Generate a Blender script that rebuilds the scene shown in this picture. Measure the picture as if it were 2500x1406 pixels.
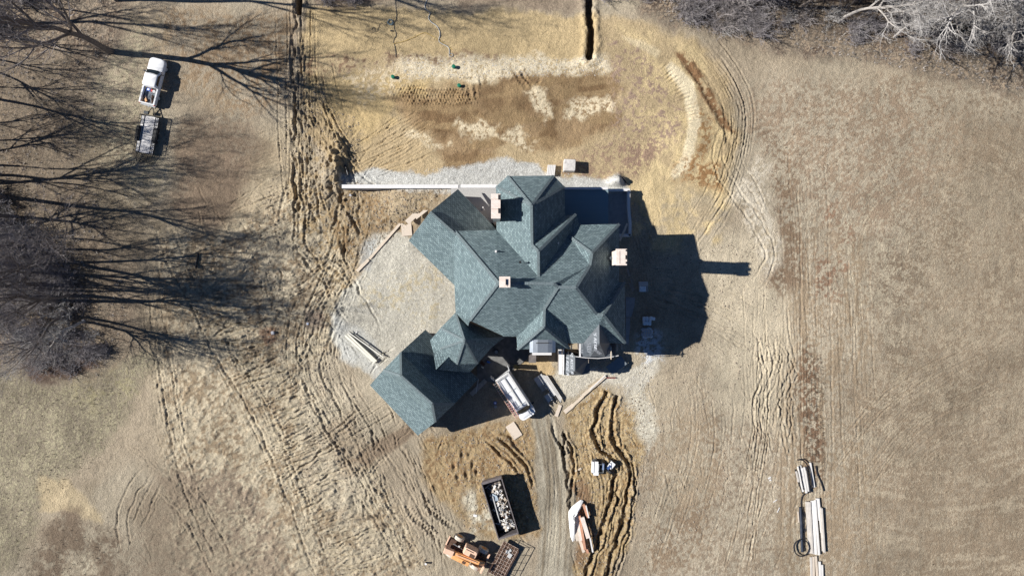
import bpy, bmesh, math, random
import numpy as np
from mathutils import Vector, Matrix
R = math.radians
for o in list(bpy.data.objects): bpy.data.objects.remove(o, do_unlink=True)
scene = bpy.context.scene
col = scene.collection

# ---------------- camera: drone looking straight down from 83.33 m ----------------
H = 83.333
cam_d = bpy.data.cameras.new('camera'); cam = bpy.data.objects.new('camera', cam_d); col.objects.link(cam)
cam.location = (0, 0, H); cam.rotation_euler = (0, 0, 0)
cam_d.sensor_width = 36; cam_d.lens = 24; cam_d.clip_start = 0.5; cam_d.clip_end = 5000
scene.camera = cam
# ---------------- sky and sun ----------------
SUN_EL = R(37.0); SUN_AZ_FROM = R(177.0)       # the sun stands to the left of the picture, shadows fall right and slightly down
world = bpy.data.worlds.new('World'); scene.world = world; world.use_nodes = True
wn = world.node_tree.nodes; wl = world.node_tree.links; wn.clear()
sky = wn.new('ShaderNodeTexSky'); sky.sky_type = 'NISHITA'; sky.sun_disc = False
sky.sun_elevation = SUN_EL
sdir = Vector((math.cos(SUN_AZ_FROM)*math.cos(SUN_EL), math.sin(SUN_AZ_FROM)*math.cos(SUN_EL), math.sin(SUN_EL)))
sky.sun_rotation = math.atan2(sdir.x, sdir.y)
sky.altitude = 2500; sky.air_density = 0.9; sky.dust_density = 0.1; sky.ozone_density = 7.0
bg = wn.new('ShaderNodeBackground'); bg.inputs[1].default_value = 0.05
wo = wn.new('ShaderNodeOutputWorld'); wl.new(sky.outputs[0], bg.inputs[0]); wl.new(bg.outputs[0], wo.inputs[0])
sun_d = bpy.data.lights.new('sun', 'SUN'); sun_d.energy = 5.0; sun_d.angle = R(0.5); sun_d.color = (1.0, 0.965, 0.915)
sun = bpy.data.objects.new('sun', sun_d); col.objects.link(sun)
sun.rotation_euler = sdir.to_track_quat('Z', 'Y').to_euler(); sun.location = (-60, 3, 60)
scene.view_settings.view_transform = 'Standard'; scene.view_settings.look = 'None'
scene.view_settings.gamma = 1; scene.view_settings.exposure = 0.44
KREF = 1.0     # display radiance of a sunlit level surface of albedo 1 at this exposure

# ---------------- helpers ----------------
def lin(c):
    return tuple(((x/255)/12.92 if x/255 <= .04045 else ((x/255+.055)/1.055)**2.4) for x in c)
def W(px, py, z=0.0):
    s = (1 - z/H)/20.0
    return Vector(((px-1250)*s, -(py-703)*s, z))
def nodes_of(name):
    m = bpy.data.materials.new(name); m.use_nodes = True
    nt = m.node_tree; b = nt.nodes['Principled BSDF']
    return m, nt, b
def mat(name, c, rough=.7, metal=0, var=.15, scale=6, bump=0.0, spec=None):
    m, nt, b = nodes_of(name)
    tc = nt.nodes.new('ShaderNodeTexCoord'); n = nt.nodes.new('ShaderNodeTexNoise')
    n.inputs['Scale'].default_value = scale; n.inputs['Detail'].default_value = 6
    nt.links.new(tc.outputs['Object'], n.inputs['Vector'])
    r = nt.nodes.new('ShaderNodeValToRGB')
    a = r.color_ramp.elements
    a[0].position = .3; a[1].position = .7
    a[0].color = tuple(x*(1-var) for x in c)+(1,); a[1].color = tuple(min(1, x*(1+var)) for x in c)+(1,)
    nt.links.new(n.outputs['Fac'], r.inputs[0]); nt.links.new(r.outputs[0], b.inputs['Base Color'])
    b.inputs['Roughness'].default_value = rough; b.inputs['Metallic'].default_value = metal
    if spec is not None: b.inputs['Specular IOR Level'].default_value = spec
    if bump:
        bp = nt.nodes.new('ShaderNodeBump'); bp.inputs['Distance'].default_value = bump; bp.inputs['Strength'].default_value = .6
        nt.links.new(n.outputs['Fac'], bp.inputs['Height']); nt.links.new(bp.outputs[0], b.inputs['Normal'])
    return m
def tag(o, label=None, cat=None, group=None, kind=None):
    if label: o['label'] = label
    if cat: o['category'] = cat
    if group: o['group'] = group
    if kind: o['kind'] = kind
    return o
def thing(name, loc, rz=0, label=None, cat=None, group=None):
    o = bpy.data.objects.new(name, None); o.empty_display_size = .2; col.objects.link(o)
    o.location = loc; o.rotation_euler = (0, 0, rz)
    return tag(o, label, cat, group)
def copy_tree(o, parent=None):
    c = o.copy(); col.objects.link(c)
    if parent: c.parent = parent
    for ch in list(o.children): copy_tree(ch, c)
    return c
class MB:
    def __init__(s): s.v = []; s.f = []
    def add(s, vs, fs, M=None):
        b = len(s.v)
        s.v += [tuple((M @ Vector(v)) if M else v) for v in vs]
        s.f += [tuple(i+b for i in f) for f in fs]; return s
    def box(s, c, d, rz=0, rx=0, ry=0):
        x, y, z = d[0]/2, d[1]/2, d[2]/2
        M = Matrix.Translation(c) @ Matrix.Rotation(rz, 4, 'Z') @ Matrix.Rotation(ry, 4, 'Y') @ Matrix.Rotation(rx, 4, 'X')
        return s.add([(-x,-y,-z),(x,-y,-z),(x,y,-z),(-x,y,-z),(-x,-y,z),(x,-y,z),(x,y,z),(-x,y,z)],
                     [(0,3,2,1),(4,5,6,7),(0,1,5,4),(1,2,6,5),(2,3,7,6),(3,0,4,7)], M)
    def beam(s, a, b, w, h, roll=0):
        a = Vector(a); b = Vector(b); d = b-a; L = d.length
        q = d.to_track_quat('X', 'Z')
        x, y, z = L/2, w/2, h/2
        M = Matrix.Translation((a+b)/2) @ q.to_matrix().to_4x4() @ Matrix.Rotation(roll, 4, 'X')
        return s.add([(-x,-y,-z),(x,-y,-z),(x,y,-z),(-x,y,-z),(-x,-y,z),(x,-y,z),(x,y,z),(-x,y,z)],
                     [(0,3,2,1),(4,5,6,7),(0,1,5,4),(1,2,6,5),(2,3,7,6),(3,0,4,7)], M)
    def rings(s, plan, levels, cap=True):
        """plan: list of (x,y); levels: list of (z, sx, sy, ox)"""
        n = len(plan); b = len(s.v)
        cx = sum(p[0] for p in plan)/n; cy = sum(p[1] for p in plan)/n
        for lv in levels:
            z, sx, sy = lv[:3]; ox = lv[3] if len(lv) > 3 else 0
            s.v += [(cx+(p[0]-cx)*sx+ox, cy+(p[1]-cy)*sy, z) for p in plan]
        for k in range(len(levels)-1):
            for i in range(n):
                j = (i+1) % n
                s.f.append((b+k*n+i, b+k*n+j, b+(k+1)*n+j, b+(k+1)*n+i))
        if cap:
            s.f.append(tuple(b+i for i in reversed(range(n)))); t = b+(len(levels)-1)*n
            s.f.append(tuple(t+i for i in range(n)))
        return s
    def tube(s, pts, rad, n=6, close=False, caps=True):
        pts = [Vector(p) for p in pts]; b = len(s.v); m = len(pts)
        if not hasattr(rad, '__len__'): rad = [rad]*m
        ref = Vector((0, 0, 1))
        for i, p in enumerate(pts):
            if close: t = pts[(i+1) % m]-pts[i-1]
            else: t = pts[min(i+1, m-1)]-pts[max(i-1, 0)]
            if t.length < 1e-9: t = Vector((0, 0, 1))
            t.normalize()
            a = t.cross(ref)
            if a.length < .05: a = t.cross(Vector((1, 0, 0)))
            a.normalize(); c = t.cross(a)
            for k in range(n):
                w = 2*math.pi*k/n
                s.v.append(tuple(p+(a*math.cos(w)+c*math.sin(w))*rad[i]))
        for i in range(m if close else m-1):
            j = (i+1) % m
            for k in range(n):
                l = (k+1) % n
                s.f.append((b+i*n+k, b+i*n+l, b+j*n+l, b+j*n+k))
        if caps and not close:
            s.f.append(tuple(b+k for k in reversed(range(n)))); s.f.append(tuple(b+(m-1)*n+k for k in range(n)))
        return s
    def cyl(s, a, b, r, n=20): return s.tube([a, b], r, n)
    def build(s, name, m, parent=None, label=None, smooth=False, bev=0):
        me = bpy.data.meshes.new(name); me.from_pydata(s.v, [], s.f)
        bm = bmesh.new(); bm.from_mesh(me)
        if bev:
            bmesh.ops.bevel(bm, geom=[e for e in bm.edges if e.is_manifold and e.calc_face_angle(0) > .5], offset=bev, segments=2, affect='EDGES', profile=.6)
        bmesh.ops.recalc_face_normals(bm, faces=bm.faces); bm.to_mesh(me); bm.free()
        me.materials.append(m)
        if smooth:
            me.shade_smooth()
            try: me.set_sharp_from_angle(angle=R(40))
            except Exception: pass
        o = bpy.data.objects.new(name, me); col.objects.link(o)
        if parent: o.parent = parent
        if label: o['label'] = label
        return o
def rrect(lx, ly, r, k=4, rf=None):
    """rounded rectangle, rf = radius at the +x end"""
    rf = r if rf is None else rf; P = []
    for (sx, sy, a0, rr) in ((1, 1, 0, rf), (-1, 1, 90, r), (-1, -1, 180, r), (1, -1, 270, rf)):
        for i in range(k+1):
            a = R(a0+90*i/k); P.append((sx*(lx/2-rr)+rr*math.cos(a), sy*(ly/2-rr)+rr*math.sin(a)))
    return P
def spline(P, step=1.0):
    P = [np.array(p, float) for p in P]
    if len(P) < 3: 
        n = max(2, int(np.linalg.norm(P[1]-P[0])/step)); return [P[0]+(P[1]-P[0])*t for t in np.linspace(0, 1, n)]
    Q = [2*P[0]-P[1]]+P+[2*P[-1]-P[-2]]; out = []
    for i in range(1, len(Q)-2):
        n = max(2, int(np.linalg.norm(Q[i+1]-Q[i])/step))
        for t in np.linspace(0, 1, n, endpoint=False):
            a, b, c, d = Q[i-1], Q[i], Q[i+1], Q[i+2]
            out.append(.5*((2*b)+(c-a)*t+(2*a-5*b+4*c-d)*t*t+(3*b-a-3*c+d)*t**3))
    out.append(Q[-2]); return out
# ================= GROUND: one sheet, dense under the site, stretching to the horizon =================
_L = {}
def lattice(seed):
    if seed not in _L: _L[seed] = np.random.RandomState(seed).rand(512, 512).astype(np.float32)
    return _L[seed]
def vnoise(X, Y, cell, seed, ang=0, stretch=1):
    if ang or stretch != 1:
        c, s = math.cos(ang), math.sin(ang); X, Y = (X*c+Y*s)/stretch, -X*s+Y*c
    x = X/cell+1000.37; y = Y/cell+1000.71
    xi = np.floor(x).astype(np.int64); yi = np.floor(y).astype(np.int64)
    fx = (x-xi).astype(np.float32); fy = (y-yi).astype(np.float32)
    fx = fx*fx*(3-2*fx); fy = fy*fy*(3-2*fy); L = lattice(seed); m = 511
    a = L[yi & m, xi & m]; b = L[yi & m, (xi+1) & m]; c = L[(yi+1) & m, xi & m]; d = L[(yi+1) & m, (xi+1) & m]
    return (a*(1-fx)+b*fx)*(1-fy)+(c*(1-fx)+d*fx)*fy
def fbm(X, Y, cell, seed, o=4, gain=.5, ang=0, stretch=1):
    s = 0; a = 1; t = 0
    for k in range(o):
        s = s+a*vnoise(X, Y, cell/2**k, seed+k*17, ang, stretch); t += a; a *= gain
    return s/t
dx = 0.105
xs = np.arange(-66, 66.01, dx); ys = np.arange(-38, 38.01, dx)
ext = [1.5, 4, 8, 14, 22, 34, 50, 80, 140, 260, 500, 1000, 2000]
xs = np.concatenate([[xs[0]-e for e in reversed(ext)], xs, [xs[-1]+e for e in ext]])
ys = np.concatenate([[ys[0]-e for e in reversed(ext)], ys, [ys[-1]+e for e in ext]])
GX, GY = np.meshgrid(xs, ys); NY, NX = GX.shape
GX = GX.astype(np.float32); GY = GY.astype(np.float32)
PX = GX*20+1250; PY = 703-GY*20
wx = (fbm(GX, GY, 4, 11)-.5)*50+(fbm(GX, GY, .8, 12, 3)-.5)*22
wy = (fbm(GX, GY, 4, 13)-.5)*50+(fbm(GX, GY, .8, 14, 3)-.5)*22
FN = fbm(GX, GY, .34, 21, 2, .8)          # fine grain
FN2 = vnoise(GX, GY, .13, 23)
MN = fbm(GX, GY, 2.2, 31, 5, .65)
BN = fbm(GX, GY, 12, 41, 5, .6)
def sm(e0, e1, v):
    t = np.clip((v-e0)/(e1-e0), 0, 1); return t*t*(3-2*t)
def sdpoly(P, wk=1.0):
    """signed distance in px, negative inside; edges warped by noise"""
    X = PX+wx*wk; Y = PY+wy*wk
    x0 = min(p[0] for p in P)-160; x1 = max(p[0] for p in P)+160; y0 = min(p[1] for p in P)-160; y1 = max(p[1] for p in P)+160
    D = np.full(PX.shape, 150., np.float32)
    M = (PX > x0) & (PX < x1) & (PY > y0) & (PY < y1)
    X = X[M]; Y = Y[M]; d = np.full(X.shape, 1e9); inside = np.zeros(X.shape, bool); n = len(P)
    for i in range(n):
        ax, ay = P[i]; bx, by = P[(i+1) % n]; ex, ey = bx-ax, by-ay
        t = np.clip(((X-ax)*ex+(Y-ay)*ey)/(ex*ex+ey*ey+1e-9), 0, 1)
        d = np.minimum(d, (X-ax-t*ex)**2+(Y-ay-t*ey)**2)
        c = ((ay > Y) != (by > Y)) & (X < (bx-ax)*(Y-ay)/(by-ay+1e-9)+ax); inside ^= c
    d = np.sqrt(d); D[M] = np.where(inside, -d, d); return D
def mask(P, soft=14, wk=1.0): return 1-sm(-soft, soft, sdpoly(P, wk))
C = np.zeros(PX.shape+(3,), np.float32); C[:] = lin((170, 157, 139))
Z = np.zeros(PX.shape, np.float32)
def paint(m, c, k=1.0):
    m = (m*k)[..., None]; C[:] = C*(1-m)+np.array(lin(c), np.float32)*m
def speck(m, c, dens, n=None, w=.2):
    n = FN if n is None else n
    t = np.clip(1-dens, 0, 1); lo = .32+.36*t+.10*max(0, t-.75)
    paint(m*sm(lo-w*.5, lo+w*.5, n), c)
B = [(-9999, -9999), (99999, -9999), (99999, 99999), (-9999, 99999)]
# broad tone
paint(sm(.42, .6, BN), (160, 143, 124), .55)
# ---- right hand field: pale dry straw over brown soil
fld = mask([(1880, 190), (99999, 0), (99999, 99999), (1500, 99999), (1560, 1100), (1700, 900), (1880, 700), (1830, 420)], 40)
paint(fld, (174, 160, 142))
rr = np.hypot((PX-2300), (PY-620)*1.0)
arc = vnoise(rr/20, np.arctan2(PY-620, PX-2300)*6, .55, 51)
speck(fld, (190, 177, 158), .34, .6*FN2+.4*FN, .2)
speck(fld, (146, 130, 113), .42, .7*FN+.3*MN, .24)
S2 = fbm(GX, GY, 5, 45, 5, .62)
m1 = mask([(2060, 420), (2300, 330), (2520, 360), (2700, 1450), (2080, 1450), (2060, 1000), (2160, 880), (2010, 700)], 60)
paint(m1*sm(.38, .6, .5*S2+.3*arc+.2*FN), (137, 120, 103), .85)
for P_, k_ in (([(2090, 1150), (2200, 1010), (2420, 860), (2440, 900), (2300, 1010), (2180, 1130), (2110, 1260)], .85), ([(2090, 1260), (2330, 1120), (2700, 1180), (2700, 1500), (2090, 1500)], .7),
        ([(2260, 380), (2360, 370), (2400, 430), (2340, 480), (2260, 450)], .7), ([(2330, 270), (2600, 300), (2600, 480), (2440, 430), (2340, 330)], .7), ([(2140, 620), (2330, 560), (2300, 760), (2180, 900), (2120, 800)], .6), ([(2060, 880), (2200, 920), (2180, 1040), (2080, 1130), (2050, 1000)], .5)):
    paint(mask(P_, 45, 1.3)*sm(.2, .6, .5*FN+.5*S2), (134, 117, 100), k_)
speck(m1, (184, 170, 150), .3, .5*FN2+.5*arc, .16)
speck(mask([(1800, 230), (2250, 200), (2400, 330), (2200, 560), (2020, 540), (1850, 330)], 50), (150, 131, 113), .42, .6*FN+.4*MN)
row = vnoise(PX/20+.35*MN, PY/20, .42, 61, 0, 1)
col_n = vnoise((PX+6*wx*.1)/20, PY/400, .35, 62)
speck(mask([(1950, 560), (2120, 560), (2140, 1406), (1900, 1406), (1880, 900)], 40), (152, 134, 114), .46, .55*FN+.45*col_n)
speck(mask([(1960, 850), (2010, 880), (2015, 1100), (2000, 1170), (1960, 1140), (1950, 1000)], 14), (124, 100, 82), .5, .6*FN+.4*MN, .05)
for (x, y, r) in ((2070, 565, 16), (2060, 648, 14), (2020, 690, 30), (2030, 520, 14), (2010, 630, 12)):
    speck(mask([(x-r, y-r*1.6), (x+r, y-r*1.6), (x+r, y+r*1.6), (x-r, y+r*1.6)], 14), (138, 112, 94), .4, FN)
0 and speck(mask([(2450, 560), (2500, 600), (2500, 760), (2430, 700)], 40), (164, 138, 114), .35, FN)
speck(mask([(1600, 1000), (1760, 1010), (1760, 1180), (1680, 1406), (1560, 1406), (1570, 1200)], 30), (140, 121, 102), .52, .5*FN+.5*MN)
paint(mask([(1700, 560), (1880, 560), (1930, 800), (1900, 1060), (1740, 1000)], 40), (196, 182, 161), .8)
paint(mask([(1560, 930), (1700, 890), (1740, 1200), (1560, 1300), (1600, 1100)], 30), (190, 174, 152), .35)
speck(mask([(1780, 330), (1880, 310), (1900, 480), (1870, 700), (1900, 730), (1960, 700), (1940, 400), (1880, 330)], 22), (132, 112, 94), .62, .6*FN+.4*MN)
speck(mask([(1850, 380), (1885, 400), (1880, 520), (1905, 640), (1880, 700), (1830, 560), (1780, 480)], 16), (200, 188, 172), .55, .6*FN+.4*MN)
# ---- yellow clay yard behind the house
yard = mask([(745, 40), (1000, 25), (1430, 30), (1560, 40), (1700, 110), (1790, 190), (1810, 330), (1760, 470), (1560, 470), (1250, 420), (850, 430), (740, 330)], 16)
paint(yard, (180, 159, 128))
paint(mask([(745, 30), (1440, 30), (1440, 145), (1200, 140), (760, 140)], 10), (184, 162, 127))
speck(mask([(1500, 60), (1700, 120), (1780, 330), (1760, 600), (1560, 600), (1540, 470), (1560, 200)], 20), (200, 178, 140), .6, MN)
speck(mask([(750, 190), (1050, 170), (1010, 280), (900, 330), (820, 320)], 20), (188, 164, 124), .8, MN)
br = mask([(940, 235), (1160, 205), (1330, 180), (1510, 180), (1520, 300), (1430, 350), (1250, 350), (1190, 400), (1090, 400), (1060, 330), (980, 300)], 16, 1.1)
paint(br, (148, 122, 94), .8)
for P_, k_ in (([(1010, 240), (1160, 235), (1200, 290), (1180, 325), (1080, 325), (1000, 280)], .95), ([(1180, 190), (1320, 180), (1340, 240), (1280, 300), (1220, 330), (1190, 260)], .75), ([(1340, 175), (1510, 175), (1500, 235), (1400, 235)], .95), ([(1340, 240), (1370, 240), (1370, 330), (1300, 345), (1310, 300)], .9), ([(1090, 365), (1180, 355), (1160, 400), (1090, 405)], .8), ([(1480, 240), (1520, 240), (1520, 310), (1440, 330)], .6)):
    paint(mask(P_, 13, 1.3), (120, 96, 71), k_)
speck(br, (150, 126, 96), .42, .55*vnoise(GX, GY, .6, 66, .12, 6)+.45*MN, .2)
speck(mask([(965, 138), (1480, 140), (1500, 168), (1330, 178), (1180, 195), (990, 190), (960, 160)], 9, .8), (212, 197, 173), .82, .6*FN+.4*FN2, .2)
speck(mask([(800, 150), (990, 140), (980, 200), (900, 260), (870, 230)], 20, 1.2), (200, 182, 155), .42, FN, .2)
for P_, d_ in (([(1290, 228), (1335, 225), (1355, 290), (1325, 300), (1300, 270)], .85), ([(1400, 238), (1520, 232), (1510, 262), (1440, 285), (1390, 290)], .7), ([(1120, 308), (1180, 305), (1215, 335), (1140, 330)], .8), ([(1180, 295), (1215, 300), (1210, 325), (1180, 315)], .7), ([(1240, 315), (1275, 312), (1275, 345), (1235, 340)], .75), ([(980, 330), (1010, 320), (1100, 348), (1070, 356)], .6), ([(1210, 330), (1300, 345), (1280, 360), (1220, 342)], .5)):
    speck(mask(P_, 9, 1.1), (214, 197, 170), d_, .6*FN+.4*FN2, .2)
speck(mask([(1470, 95), (1560, 105), (1600, 170), (1640, 220), (1680, 330), (1560, 400), (1440, 440), (1400, 400), (1500, 330), (1500, 180)], 18), (150, 128, 114), .3, .6*FN+.4*MN)
speck(mask([(1360, 400), (1560, 330), (1620, 360), (1560, 440), (1390, 440)], 16), (146, 122, 106), .5, .6*FN+.4*MN)
wh = mask([(1640, 150), (1690, 200), (1710, 300), (1690, 400), (1645, 440), (1640, 425), (1670, 380), (1680, 310), (1665, 230), (1625, 165)], 5, .3)
paint(wh, (226, 210, 182), .9)
paint(mask([(1520, 95), (1560, 98), (1610, 125), (1600, 140), (1550, 118)], 6, .4), (216, 198, 166), .7)
speck(mask([(1645, 125), (1670, 130), (1740, 220), (1800, 330), (1770, 320), (1720, 250)], 7, .5), (128, 98, 72), .8, .5*FN+.5*MN, .1)
speck(mask([(1690, 250), (1740, 290), (1740, 350), (1690, 440), (1660, 440), (1710, 350)], 12, .6), (150, 118, 84), .45, FN)
speck(mask([(1660, 395), (1760, 400), (1760, 460), (1650, 450)], 12), (148, 114, 80), .5, .5*FN+.5*MN, .08)
paint(mask([(1370, 380), (1510, 390), (1560, 460), (1600, 600), (1700, 570), (1760, 470), (1700, 440), (1560, 440)], 20), (200, 178, 142), .35)
speck(mask([(745, 135), (1230, 130), (1230, 145), (980, 150), (750, 200)], 12), (128, 105, 86), .4, .6*FN+.4*MN)
paint(mask([(750, -20), (920, -20), (960, 0), (900, 30), (830, 35), (760, 28)], 14), (122, 103, 90), .7)
paint(mask([(1100, -60), (1420, -60), (1420, 20), (1250, 22), (1130, 10)], 12), (138, 119, 104), .6)
# ---- left meadow and lane
speck(mask([(-200, 250), (330, 280), (400, 420), (440, 640), (420, 850), (380, 900), (300, 860), (-200, 700)], 50), (140, 126, 108), .6, .5*FN+.5*MN)
speck(mask([(300, 30), (720, 30), (720, 250), (560, 300), (400, 200), (330, 120)], 30), (150, 130, 108), .5, .5*FN+.5*MN)
speck(mask([(440, 290), (600, 300), (680, 400), (600, 460), (620, 560), (520, 600), (420, 500)], 26), (132, 115, 99), .72, .5*FN+.5*MN); paint(mask([(440, 290), (600, 300), (680, 400), (600, 460), (620, 560), (520, 600), (420, 500)], 40, 1.4), (126, 109, 94), .7)
speck(mask([(390, 20), (700, 60), (690, 240), (620, 280), (470, 180), (420, 110)], 26), (136, 115, 94), .42, .4*FN+.6*MN)
speck(mask([(240, 30), (390, 60), (360, 300), (420, 420), (330, 470), (200, 400)], 40), (168, 156, 134), .55, FN)
paint(mask([(430, 560), (620, 600), (760, 480), (720, 290), (640, 330), (600, 470), (540, 600)], 30), (190, 172, 146), .6)
lane = mask([(380, 560), (560, 560), (720, 450), (850, 560), (860, 760), (760, 900), (900, 1100), (1060, 1406), (460, 1450), (400, 1100), (370, 900)], 30)
paint(lane, (192, 178, 156), .8)
speck(lane, (142, 125, 105), .4, .45*FN+.55*MN)
speck(mask([(720, 240), (860, 300), (880, 430), (900, 560), (830, 740), (740, 600), (700, 450)], 26), (158, 138, 110), .45, .5*FN+.5*MN)
paint(mask([(720, 900), (860, 960), (900, 1200), (860, 1300), (740, 1180)], 30), (184, 172, 154), .5)
speck(mask([(400, 1120), (620, 1180), (720, 1406), (300, 1450), (330, 1280)], 40), (146, 130, 114), .56, .5*FN+.5*MN)
# greenish lawn lower left
lawn = mask([(-400, 870), (60, 900), (170, 940), (300, 850), (390, 880), (330, 960), (300, 1020), (250, 1090), (150, 1150), (120, 1180), (90, 1230), (80, 1290), (20, 1400), (-400, 1500)], 22)
paint(lawn, (140, 129, 113), .9); speck(lawn, (122, 112, 96), .5, .6*FN2+.4*FN, .25); speck(lawn, (164, 154, 130), .3, .6*FN2+.4*MN, .2)
speck(mask([(150, 930), (320, 860), (330, 960), (200, 990)], 40), (148, 138, 110), .3, .5*FN+.5*MN, .25)
paint(mask([(100, 1165), (150, 1165), (190, 1200), (260, 1250), (250, 1285), (200, 1260), (90, 1240)], 10, 1), (182, 163, 133), .75)
paint(mask([(190, 1170), (230, 1175), (240, 1220), (200, 1225)], 12, .9), (136, 123, 106), .6)
paint(mask([(330, 1250), (420, 1150), (560, 1250), (660, 1450), (330, 1450)], 50, 1.4), (132, 118, 102), .55)
dd_ = mask([(110, 1275), (185, 1235), (230, 1290), (290, 1300), (310, 1370), (260, 1450), (40, 1450), (70, 1340)], 26, 1.5)*sm(.3, .55, .6*MN+.4*FN)
paint(dd_, (112, 96, 82), .9); speck(mask([(150, 1365), (215, 1345), (240, 1390), (160, 1420)], 16, 1.2), (182, 170, 150), .5, .5*FN+.5*MN, .2)
# woodland floors
def leaf(P, s=22, k=.9):
    m = mask(P, s); paint(m, (114, 103, 93), k)
    speck(m, (160, 144, 128), .36, FN2, .2); speck(m, (92, 78, 70), .42, .5*FN+.5*MN, .14); speck(m, (158, 140, 122), .2, FN, .1)
leaf([(-9999, -9999), (330, -9999), (300, 60), (230, 200), (160, 330), (190, 480), (260, 560), (330, 700), (330, 800), (300, 860), (230, 920), (60, 900), (-9999, 880)], 40, .8)
leaf([(1500, -9999), (99999, -9999), (99999, 250), (2500, 235), (2300, 190), (2100, 150), (1900, 140), (1760, 95), (1640, 65), (1560, 20)], 22); paint(mask([(1600, -9999), (99999, -9999), (99999, 150), (2300, 120), (1900, 80), (1700, 40)], 30), (88, 76, 68), .55)
leaf([(-9999, -9999), (99999, -9999), (99999, -60), (-9999, -60)], 40)
paint(mask([(20, 880), (120, 860), (240, 850), (250, 890), (160, 925), (80, 910)], 10), (84, 66, 60), .8)
# ---- gravel
def gravel(P, c=(188, 186, 182), s=7, wk=.6, k=.95):
    m = mask(P, s, wk); paint(m, c, k); speck(m, tuple(x*.86 for x in c), .36, .4*FN2+.6*MN, .3); speck(m, tuple(min(250, x*1.08) for x in c), .3, FN2, .3)
    return m
g1 = gravel([(840, 430), (930, 412), (1000, 425), (1110, 405), (1230, 390), (1310, 395), (1330, 425), (1480, 440), (1510, 425), (1540, 470), (1240, 480), (840, 455)], (186, 184, 182))
g2 = gravel([(890, 590), (985, 560), (1010, 590), (1120, 690), (1120, 780), (1050, 830), (910, 925), (850, 880), (805, 815), (830, 720), (870, 680), (905, 640)], (184, 178, 168))
paint(mask([(870, 600), (930, 570), (900, 650), (880, 650)], 10), (168, 170, 172), .6)
paint(mask([(810, 760), (880, 800), (930, 900), (900, 920), (840, 870)], 12), (188, 188, 188), .6)
speck(mask([(900, 680), (1050, 640), (1100, 720), (1050, 790), (880, 760)], 30), (176, 164, 142), .3, .5*FN+.5*MN)
g3 = gravel([(1340, 900), (1530, 905), (1600, 870), (1610, 900), (1560, 960), (1470, 930), (1440, 950), (1380, 965)], (190, 182, 170))
gravel([(1540, 940), (1590, 1000), (1600, 1050), (1580, 1100), (1545, 1030), (1530, 960)], (190, 182, 168), 10, .8, .6)
paint(mask([(1255, 880), (1350, 870), (1350, 915), (1260, 905)], 6), (190, 164, 126), .9)
speck(mask([(1560, 810), (1610, 800), (1620, 890), (1560, 890)], 10), (200, 200, 204), .7, FN, .2)
# ---- clay island between the ruts and the drive, and the drive
isl = mask([(1030, 1060), (1290, 1030), (1310, 1120), (1320, 1290), (1200, 1330), (1130, 1280), (1060, 1230), (1030, 1130)], 14)
paint(isl, (172, 148, 114), .9); speck(isl, (138, 112, 84), .34, .7*FN+.3*MN, .25)
isl2 = mask([(1375, 1010), (1470, 945), (1540, 1000), (1570, 1120), (1545, 1250), (1500, 1406), (1400, 1450), (1400, 1150)], 12)
paint(isl2, (176, 154, 120), .9); speck(isl2, (142, 118, 88), .34, .7*FN+.3*MN, .25)
paint(mask([(1395, 1180), (1430, 1160), (1455, 1300), (1430, 1380), (1390, 1360)], 14), (128, 100, 80), .75)
speck(mask([(1120, 1210), (1200, 1200), (1240, 1330), (1150, 1320)], 20), (196, 188, 172), .4, MN)
drive = mask([(1290, 1020), (1345, 1000), (1375, 1090), (1402, 1200), (1405, 1300), (1395, 1500), (1300, 1500), (1320, 1280), (1310, 1130)], 7, .5)
paint(drive, (162, 152, 138), .92)
strk = .65*vnoise((PX-np.interp(PY, [1000, 1100, 1200, 1300, 1406], [1325, 1345, 1358, 1358, 1350]))/20, PY/700, .3, 71)+.35*vnoise(PX/20, PY/160, .9, 72)
speck(drive, (138, 126, 110), .4, .7*strk+.3*FN, .4); speck(drive, (176, 166, 150), .34, .8*(1-strk)+.2*FN2, .3)
paint(mask([(850, 1120), (1000, 1020), (1020, 1045), (900, 1135)], 6, .5), (128, 110, 94), .8)
paint(mask([(780, 1050), (860, 1010), (900, 1130), (850, 1160)], 12), (140, 122, 104), .5)
paint(mask([(640, 800), (690, 795), (690, 830), (650, 840)], 8), (126, 96, 80), .7)
paint(mask([(745, 770), (790, 765), (785, 800), (750, 810)], 8), (120, 104, 96), .7)
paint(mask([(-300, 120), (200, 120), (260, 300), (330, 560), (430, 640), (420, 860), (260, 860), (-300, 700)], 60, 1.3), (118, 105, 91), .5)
paint(mask([(2300, 300), (9999, 300), (9999, 9999), (2120, 9999), (2120, 1000), (2250, 700)], 120, 1), (138, 122, 104), .5)
C *= (1+.24*(fbm(GX, GY, 7, 401, 4, .6)-.5)*2+.16*(MN-.5)*2+.10*(FN-.5)*2+.10*(vnoise(GX, GY, .5, 403, R(80), 3.5)-.5)*2)[..., None]
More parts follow.
